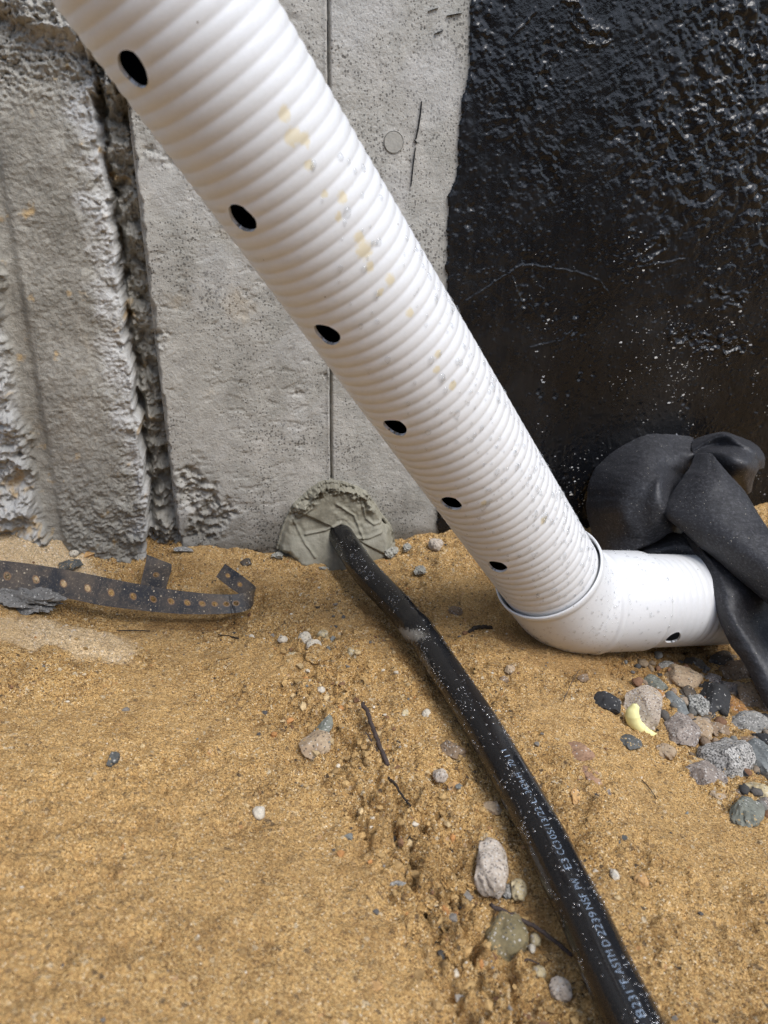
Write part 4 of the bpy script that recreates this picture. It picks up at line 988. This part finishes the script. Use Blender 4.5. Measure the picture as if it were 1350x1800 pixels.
for a in (
    (1195, 1193, 68, 58, 'tan', 'largest tan brown stone just below the lower white pipe'), (1150, 1206, 50, 36, 'greenslate', 'grey green slate chip left of the tan brown stone', -28), (1172, 1171, 34, 22, 'grey', 'small grey chip behind the tan brown stone'),
    (1247, 1195, 46, 48, 'mauve', 'reddish speckled stone between tan stone and shaded stone'), (1295, 1182, 60, 46, 'brown', 'dark brown stone in the shade under the fabric edge'), (1129, 1252, 70, 86, 'pinkbeige', 'large pinkish beige stone touching the yellow scrap', -20),
    (1150, 1219, 34, 34, 'rust', 'rusty orange stone wedged behind the pinkish beige one'), (1186, 1242, 46, 66, 'bluegrey', 'upright blue grey stone in the middle of the gravel'), (1228, 1246, 42, 42, 'speckle', 'round dark speckled stone beside the blue grey one'),
    (1250, 1240, 62, 92, 'charcoal', 'black pointed slate wedge behind the round speckled stone', -25), (1195, 1290, 66, 66, 'mauve', 'mauve grey angular slab below the blue grey stone', -30), (1226, 1284, 54, 46, 'tan', 'brownish stone under the round speckled one'),
    (1314, 1272, 84, 48, 'grey', 'grey brown oval stone near the right border of the gravel', 5), (1316, 1302, 60, 26, 'brown', 'flat brown stone beneath the grey brown oval'), (1272, 1334, 102, 92, 'granite', 'biggest black and white granite stone in the gravel', -30),
    (1238, 1364, 76, 64, 'mauve', 'grey tan slab bedded below the granite stone', -25), (1340, 1336, 56, 74, 'bluegrey', 'smooth blue grey stone cut by the right picture edge'), (1330, 1389, 54, 42, 'yellowish', 'pale yellowish stone below the smooth blue grey one'),
    (1312, 1432, 52, 66, 'greenslate', 'flat triangular grey green slate below the yellowish stone', -40), (1325, 1236, 62, 66, 'brown', 'brown stone in shade above the grey brown oval'), (1285, 1245, 46, 44, 'rust', 'reddish brown stone right of the black wedge'),
    (1290, 1395, 34, 26, 'brown', 'small brown stone between granite and yellowish stone'), (1225, 1170, 40, 30, 'dark', 'dark stone in deep shade behind the reddish speckled one'), (1268, 1160, 44, 34, 'dark', 'dark stone in deep shade next to the fabric'),
    (1172, 1322, 36, 28, 'tan', 'small tan stone below the mauve grey slab'), (1300, 1355, 36, 34, 'charcoal', 'dark stone squeezed right of the granite stone'), (1262, 1284, 44, 34, 'brown', 'brown stone squeezed between black wedge and granite'),
    (1210, 1218, 30, 24, 'dark', 'dark stone between tan brown and blue grey stones'), (1165, 1262, 30, 30, 'brown', 'brown pebble wedged right of the pinkish beige stone'), (1345, 1238, 40, 44, 'grey', 'grey stone in shade at the right border'),
    (1284, 1210, 42, 34, 'mauve', 'shaded mauve stone below the fabric edge'), (1345, 1415, 26, 30, 'mauve', 'small mauve stone under the pale yellowish one'), (1262, 1400, 30, 20, 'tan', 'tan chip at the lower rim of the gravel'),
    (1338, 1190, 50, 40, 'dark', 'dark stone at the foot of the fabric edge'), (1335, 1300, 40, 40, 'charcoal', 'black stone behind the smooth blue grey one')):
    k = dict(yaw=a[6] if len(a) > 6 else 0, group=G1, lift=.0, sand=.2)
    k['angular'] = .15 if a[4] in ('bluegrey', 'speckle', 'tan', 'grey') else .45
    k['flat'] = .9 if a[4] in ('speckle', 'granite', 'pinkbeige') else .7
    stone(*a[:6], **k)
for a in (
    (1067, 1240, 56, 40, 'charcoal', 'dark slate chip half buried left of the yellow scrap', -38, .5, .5), (1108, 1308, 40, 30, 'slate', 'flat grey slate chip below the yellow scrap', -38, .25, .5), (1012, 1318, 70, 40, 'red', 'flat reddish stone flush with the sand beside the hose', -30, -.35, .3),
    (1040, 1362, 46, 24, 'red', 'lower small reddish flake flush with the sand', -45, -.35, .3), (862, 1538, 66, 86, 'beige', 'big rounded pale stone beside the hose', 0, .45, .95), (912, 1570, 30, 34, 'yellowish', 'round tan pebble right of the big pale stone', 0, .5, .9),
    (892, 1569, 20, 26, 'grey', 'small grey pebble between pale stone and tan pebble', 0, .4, .9), (890, 1656, 78, 78, 'olive', 'rounded olive brown stone half sunk beside the hose', -15, .25, .8), (796, 1320, 42, 40, 'brown', 'brown stone left of the hose', 20, .2, .7),
    (774, 1366, 28, 30, 'beige', 'pale grey stone below the brown one near the hose', 0, .3, .8), (800, 1386, 28, 22, 'orange', 'orange tinted pebble below the pale grey stone', 0, .25, .8), (866, 1421, 40, 28, 'tan', 'flat tan stone touching the left side of hose', -25, .3, .6),
    (711, 1256, 16, 20, 'yellowish', 'small tan pebble right of the twig top', 0, .4, .9), (750, 1258, 18, 17, 'pale', 'small pale pebble nearest the hose above the brown stone', 0, .5, .9), (735, 1392, 14, 18, 'pale', 'small white pebble below the twig', 0, .4, .9),
    (556, 1312, 54, 56, 'tan', 'brown slab lying in the crumbly sand left of the twig', -35, .3, .6), (568, 1284, 30, 46, 'greenslate', 'dark greenish slate standing behind the brown slab', -20, .4, .7), (536, 1128, 24, 24, 'pale', 'whitish pebble at the upper end of the crumbly strip', 0, .5, .9),
    (551, 1138, 30, 22, 'pale', 'whitish lump beside the upper pebble', 0, .5, .8), (560, 1160, 44, 44, 'sandclod', 'sandy brown clod below the whitish lump', -40, .4, .8), (568, 1119, 20, 18, 'yellowish', 'tan pebble above the whitish lump', 0, .5, .9),
    (497, 1127, 18, 14, 'pale', 'beige pebble left of the whitish pebbles', 0, .5, .9), (515, 1156, 22, 16, 'yellowish', 'yellowish pebble below the whitish pebbles', 0, .4, .8), (618, 1148, 16, 16, 'yellowish', 'lone round tan pebble right of the sandy clod', 0, .4, .9),
    (564, 1215, 16, 13, 'pale', 'tiny white stone below the sandy clod', 0, .5, .9), (1010, 1402, 20, 26, 'orange', 'orange tan pebble right of the hose', -20, .4, .8), (1128, 1549, 26, 24, 'orange', 'orange stone in the open sand right of the lettering', -30, .3, .7),
    (1080, 1539, 16, 20, 'pale', 'pale pebble left of the orange stone', 0, .4, .8), (1091, 1478, 26, 18, 'slate', 'small bluish chip in the open sand', 0, .3, .6), (1046, 1399, 16, 10, 'charcoal', 'tiny dark chip by the orange tan pebble', -20, .4, .6),
    (1044, 1428, 14, 10, 'charcoal', 'tiny black chip further down the open sand', -20, .4, .6), (200, 1336, 20, 24, 'slate', 'lone dark pebble on the smooth sand slope', 0, .3, .8), (152, 1182, 34, 38, 'sandclod', 'sand crusted lump below the pale dry sand', -10, .2, .6),
    (896, 1181, 20, 18, 'tan', 'brown pebble on the sand below the elbow', 0, .5, .9), (886, 1196, 18, 14, 'brown', 'darker brown pebble just below the elbow pebble', 0, .3, .8), (801, 1075, 26, 18, 'brown', 'brown chip between hose and leaning pipe', -25, .4, .7),
    (1025, 1194, 20, 14, 'brown', 'dark crumb on the sand beneath the elbow', 0, .4, .7), (323, 968, 36, 13, 'grey', 'flat grey chip on the sand at the wall foot', 0, .5, .6), (130, 976, 17, 14, 'pale', 'pale pebble at the foot of the pilaster', 0, .5, .9),
    (155, 978, 24, 16, 'orange', 'orange sandy clod at the foot of the pilaster', 0, .4, .8), (122, 1000, 40, 28, 'slate', 'blue grey stone behind the steel strap', 0, .5, .8), (432, 992, 24, 18, 'dark', 'dark brown chip above the curled strap end', 0, .4, .7),
    (766, 960, 28, 28, 'beige', 'beige stone at the wall foot beside the leaning pipe', 0, .4, .7), (985, 1740, 40, 36, 'beige', 'blurry beige stone next to the hose near the picture bottom', 0, .3, .7), (948, 1712, 24, 24, 'yellowish', 'small yellowish stone left of the blurry beige one', 0, .3, .8),
    (940, 1655, 20, 20, 'yellowish', 'tan pebble right of the olive stone', 0, .5, .9), (935, 1671, 14, 14, 'pale', 'white pebble right of the olive stone', 0, .5, .9), (808, 1755, 18, 22, 'pale', 'pale pebble low in the crumbly strip', 0, .4, .8),
    (662, 1735, 24, 16, 'orange', 'rusty flat chip in the blurry lower sand', 0, .4, .6), (455, 1430, 24, 22, 'pale', 'whitish crusted pebble on the left sand slope', 0, .15, .7), (690, 1556, 50, 14, 'grey', 'thin grey flake on the sand left of clods', 0, .25, .5),
    (1065, 1395, 20, 14, 'mauve', 'small pinkish chip in the open sand', 0, .3, .7)):
    stone(*a[:6], yaw=a[6], lift=a[7], flat=a[8], group=G2, angular=.0 if a[4] in ('beige', 'olive', 'pale', 'yellowish') else .45, sub=4 if max(a[2], a[3]) > 24 else 3, sand=.6 if a[4] == 'sandclod' else .25)
for px, py, w, h, lab, ang in ((688, 975, 26, 26, 'grey green mortar crumb right of the hose outlet', .8), (738, 1005, 24, 20, 'dark grey mortar crumb on the sand below the wall', .9), (488, 982, 24, 28, 'grey mortar crumb left of the mortar patch', .9),
                             (570, 1001, 22, 10, 'small mortar crumb below the mortar patch', .8), (716, 965, 16, 20, 'dark mortar crumb between two lighter ones', .8)):
    stone(px, py, w, h, 'mortar', lab, angular=ang, rough=.35, lift=.5, name='mortar_crumb', cat='mortar crumb', group='mortar crumbs at the wall foot')
stone(45, 1062, 150, 62, 'clod', 'lumpy grey concrete clod under the long steel strap', angular=.0, rough=.55, lift=.3, flat=.8, name='concrete_clod', cat='concrete clod', sub=5)
ORD = 'first second third fourth fifth sixth seventh eighth ninth tenth eleventh twelfth'.split()
for i, (px, py, w, h) in enumerate(sorted(((782, 1545, 52, 42), (822, 1548, 50, 40), (742, 1582, 60, 46), (775, 1618, 60, 50), (830, 1610, 34, 56), (722, 1632, 46, 36), (795, 1668, 50, 40), (764, 1715, 52, 40), (820, 1716, 40, 40), (700, 1510, 40, 30), (850, 1770, 50, 44), (660, 1470, 36, 26)), key=lambda c: c[1])):
    stone(px, py, w, h, 'sandclod', 'crumbly sand clod, %s from the upper end of the broken strip left of hose' % ORD[i], angular=.0, rough=.6, lift=.0, flat=.6, name='sand_clod', cat='sand clod', group='sand clods in the broken strip', sand=.8, sub=5)

# ================================================================== PEBBLES TOO SMALL TO PICK APART
iv, ifc = ico(1); PV = []; PF = []; PT = []; k = 0
TINTS = [((.44, .29, .125), 9), ((.34, .22, .095), 7), ((.50, .37, .20), 3), ((.60, .53, .42), 1.2), ((.20, .18, .155), 1.2), ((.09, .085, .08), .8), ((.18, .185, .17), .5), ((.45, .22, .08), .6), ((.20, .11, .06), 1.2)]
tw = np.array([t[1] for t in TINTS]); tw = tw / tw.sum()
cand = 0
X = RNG.uniform(-.46, .66, 60000); Y = RNG.uniform(.22, 1.06, 60000)
bd = np.exp(-(pdist(X, Y, BAND) / .05) ** 2); up_ = np.exp(-(pdist(X, Y, [tuple(gxy(500, 1040)[:2]), tuple(gxy(620, 1200)[:2]), tuple(gxy(850, 1090)[:2])]) / .10) ** 2)
hd = pdist(X, Y, HXY); den = .05 + .65 * bd + .22 * up_ + .25 * np.exp(-((hd - .05) / .03) ** 2) + .10 * fbm(X, Y, 12, 3, 5)
den[hd < .019] = 0
wallY = W0[1] + (X - W0[0]) * math.tan(PSI); den[Y > wallY - .012] = 0
keep = (RNG.random(len(X)) < den * .30)
X = X[keep]; Y = Y[keep]; Z = ground_h(X, Y)
for x, y, z, b in zip(X, Y, Z, bd[keep]):
    r = (.0008 + .0024 * RNG.random() ** 3.4) * (1 + .35 * b)
    t = TINTS[int(RNG.choice(len(TINTS), p=tw))][0]; v = iv * (1 + RNG.normal(size=(len(iv), 1)) * .24) * np.array([1, RNG.uniform(.7, 1.1), RNG.uniform(.55, .9)]) * r
    a = RNG.uniform(0, 6.28); c, s_ = math.cos(a), math.sin(a)
    PV.append(v @ np.array([[c, s_, 0], [-s_, c, 0], [0, 0, 1]]) + np.array([x, y, z + r * .25])); PF.append(ifc + k * len(iv)); k += 1
    PT.append(np.tile(np.array([*t, 1.]) * np.array([*([RNG.uniform(.8, 1.2)] * 3), 1]), (len(iv), 1)))
peb = np_mesh('pebbles', np.vstack(PV), np.vstack(PF), M['tint'], smooth=False, attrs=dict(tint=np.vstack(PT)))
tag(peb, 'fine pebbles and crumbs scattered over the tan sand', 'pebbles', kind='stuff')

# small gravel filling the hollow between the bigger stones
HOLLOW = [tuple(gxy(*q)[:2]) for q in ((1095, 1165), (1150, 1150), (1400, 1130), (1430, 1420), (1330, 1440), (1240, 1345), (1165, 1290), (1120, 1225))]
iv, ifc = ico(2); PV = []; PF = []; PT = []; k = 0
X = RNG.uniform(.15, .62, 5000); Y = RNG.uniform(.45, .95, 5000); ins = inpoly(X, Y, HOLLOW); X = X[ins]; Y = Y[ins]
GT = [(.20, .15, .10), (.12, .11, .10), (.27, .20, .14), (.06, .058, .056), (.17, .165, .15), (.30, .24, .18), (.22, .12, .07)]
for x, y in list(zip(X, Y))[:190]:
    r = .0025 + .0055 * RNG.random() ** 1.6; z = float(ground_h(np.array([x]), np.array([y]))[0])
    bmp = fbm(iv[:, 0] + iv[:, 2] * .6 + x * 900, iv[:, 1] - iv[:, 2] * .7 + y * 900, 1.2, 3, 7)[:, None]
    v = iv * (1 + .5 * bmp) * np.array([1, RNG.uniform(.65, 1.), RNG.uniform(.5, .85)]) * r; a = RNG.uniform(0, 6.28); c, s_ = math.cos(a), math.sin(a)
    PV.append(v @ np.array([[c, s_, 0], [-s_, c, 0], [0, 0, 1]]) + np.array([x, y, z + r * .3])); PF.append(ifc + k * len(iv)); k += 1
    PT.append(np.tile(np.array([*(np.array(GT[int(RNG.integers(len(GT)))]) * RNG.uniform(.75, 1.2)), 1.]), (len(iv), 1)))
grv = np_mesh('gravel', np.vstack(PV), np.vstack(PF), M['tint'], attrs=dict(tint=np.vstack(PT)))
tag(grv, 'small mixed gravel filling the hollow below the white elbow', 'gravel', kind='stuff')

# ================================================================== TWIGS, BARK, YELLOW SCRAP
def twig(name, pts, r0, r1, mat, label, cat, branches=(), lift=.003, group=None):
    Vs = []; Fs = []; n = 10
    for bi, (pp, ra, rb) in enumerate([(pts, r0, r1)] + list(branches)):
        C = [gxy(x, y) + np.array([0, 0, l]) for x, y, l in pp]; C = catmull(C, 8); C = C + np.stack([fbm(np.arange(len(C)) * .31, np.full(len(C), 3. + bi + k), 1, 2, k) for k in range(3)], 1) * ra * 1.0
        p, t, nn, bb = frames(C); th = np.arange(n) * 2 * math.pi / n; rr = np.linspace(ra, rb, len(C)) * (1 + .25 * fbm(np.arange(len(C)) * .7, np.zeros(len(C)), 1, 2, 4))
        V = (p[:, None] + rr[:, None, None] * (np.cos(th)[None, :, None] * nn[:, None] + np.sin(th)[None, :, None] * bb[:, None])).reshape(-1, 3)
        base = sum(len(v) for v in Vs); Q = (tube_quads(len(C), n) + base).tolist(); Q.append([base + i for i in range(n)][::-1]); Q.append([base + (len(C) - 1) * n + i for i in range(n)])
        Vs.append(V); Fs += Q
    return tag(np_mesh(name, np.vstack(Vs), Fs, mat), label, cat, group)
twig('twig', [(638, 1254, .012), (648, 1275, .011), (658, 1300, .009), (668, 1322, .006), (682, 1346, .001)], .0019, .0021, M['twig'], 'dark twig lying in the crumbly sand between slab and hose', 'twig',
     [([(643, 1296, .006), (652, 1310, .005), (664, 1330, .004)], .0009, .0012)])
twig('twig', [(683, 1370, .002), (696, 1388, .004), (712, 1412, .004), (722, 1420, .002)], .0012, .0009, M['bark'], 'short dark root below the twig end', 'root')
twig('root', [(862, 1600, .006), (900, 1625, .008), (935, 1643, .009), (965, 1662, .008), (1005, 1686, .004)], .0017, .0015, M['twig'], 'thin brown root passing over the olive stone towards hose', 'root')
twig('root', [(905, 1706, .003), (925, 1698, .006), (948, 1702, .004)], .0008, .0006, M['twig'], 'fine dark root below the olive stone', 'root')
twig('splinter', [(384, 1118, .002), (402, 1121, .002), (420, 1125, .002)], .0007, .0009, M['bark'], 'fine dark splinter below the curled strap', 'splinter')
twig('splinter', [(205, 1111, .002), (238, 1111, .002), (264, 1112, .002)], .0006, .0007, M['bark'], 'fine dark splinter under the middle of the strap', 'splinter')
twig('root', [(990, 1234, .001), (1004, 1206, .004), (1018, 1180, .002)], .0004, .0003, M['twig'], 'hair thin root on sand below the elbow', 'root')
twig('splinter', [(1128, 1374, .002), (1142, 1390, .002), (1154, 1406, .001)], .0005, .0004, M['bark'], 'thin dark splinter in open sand below the grey slate chip', 'splinter')
twig('bark_sliver', [(823, 1114, .001), (834, 1110, .004), (850, 1107, .004), (866, 1105, .001)], .0022, .0024, M['bark'], 'black bark sliver on the sand between hose and elbow', 'bark')

def foam():
    pts = [(1118, 1240, .010), (1112, 1254, .011), (1114, 1268, .010), (1124, 1280, .009), (1136, 1288, .007), (1146, 1292, .005), (1153, 1292, .003)]
    rad = [.0040, .0072, .0076, .0070, .0058, .0046, .0026]
    base = gxy(1130, 1270)
    dep = (base - CAM) @ FW
    C = [PD(x, y, dep - .012 + .0008 * i) for i, (x, y, l) in enumerate(pts)]
    C = catmull(C, 8); rr = np.interp(np.linspace(0, 1, len(C)), np.linspace(0, 1, len(rad)), rad) * (1 + .18 * fbm(np.arange(len(C)) * .23, np.zeros(len(C)), 1, 2, 9))
    p, t, nn, bb = frames(C); n = 20; th = np.arange(n) * 2 * math.pi / n
    V = (p[:, None] + rr[:, None, None] * (np.cos(th)[None, :, None] * nn[:, None] * .85 + np.sin(th)[None, :, None] * bb[:, None])).reshape(-1, 3)
    k = len(V); V = np.vstack([V, p[0] - t[0] * .002, p[-1] + t[-1] * .001]); Q = tube_quads(len(C), n).tolist()
    for j in range(n):
        Q.append([k, (j + 1) % n, j]); m = (len(C) - 1) * n; Q.append([k + 1, m + j, m + (j + 1) % n])
    return tag(np_mesh('foam_scrap', V, Q, M['foam']), 'bright yellow curved foam scrap leaning on the pinkish beige stone', 'foam scrap')
foam()
print('TRIS', sum(sum(len(p.vertices) - 2 for p in o.data.polygons) for o in S.objects if o.type == 'MESH'))
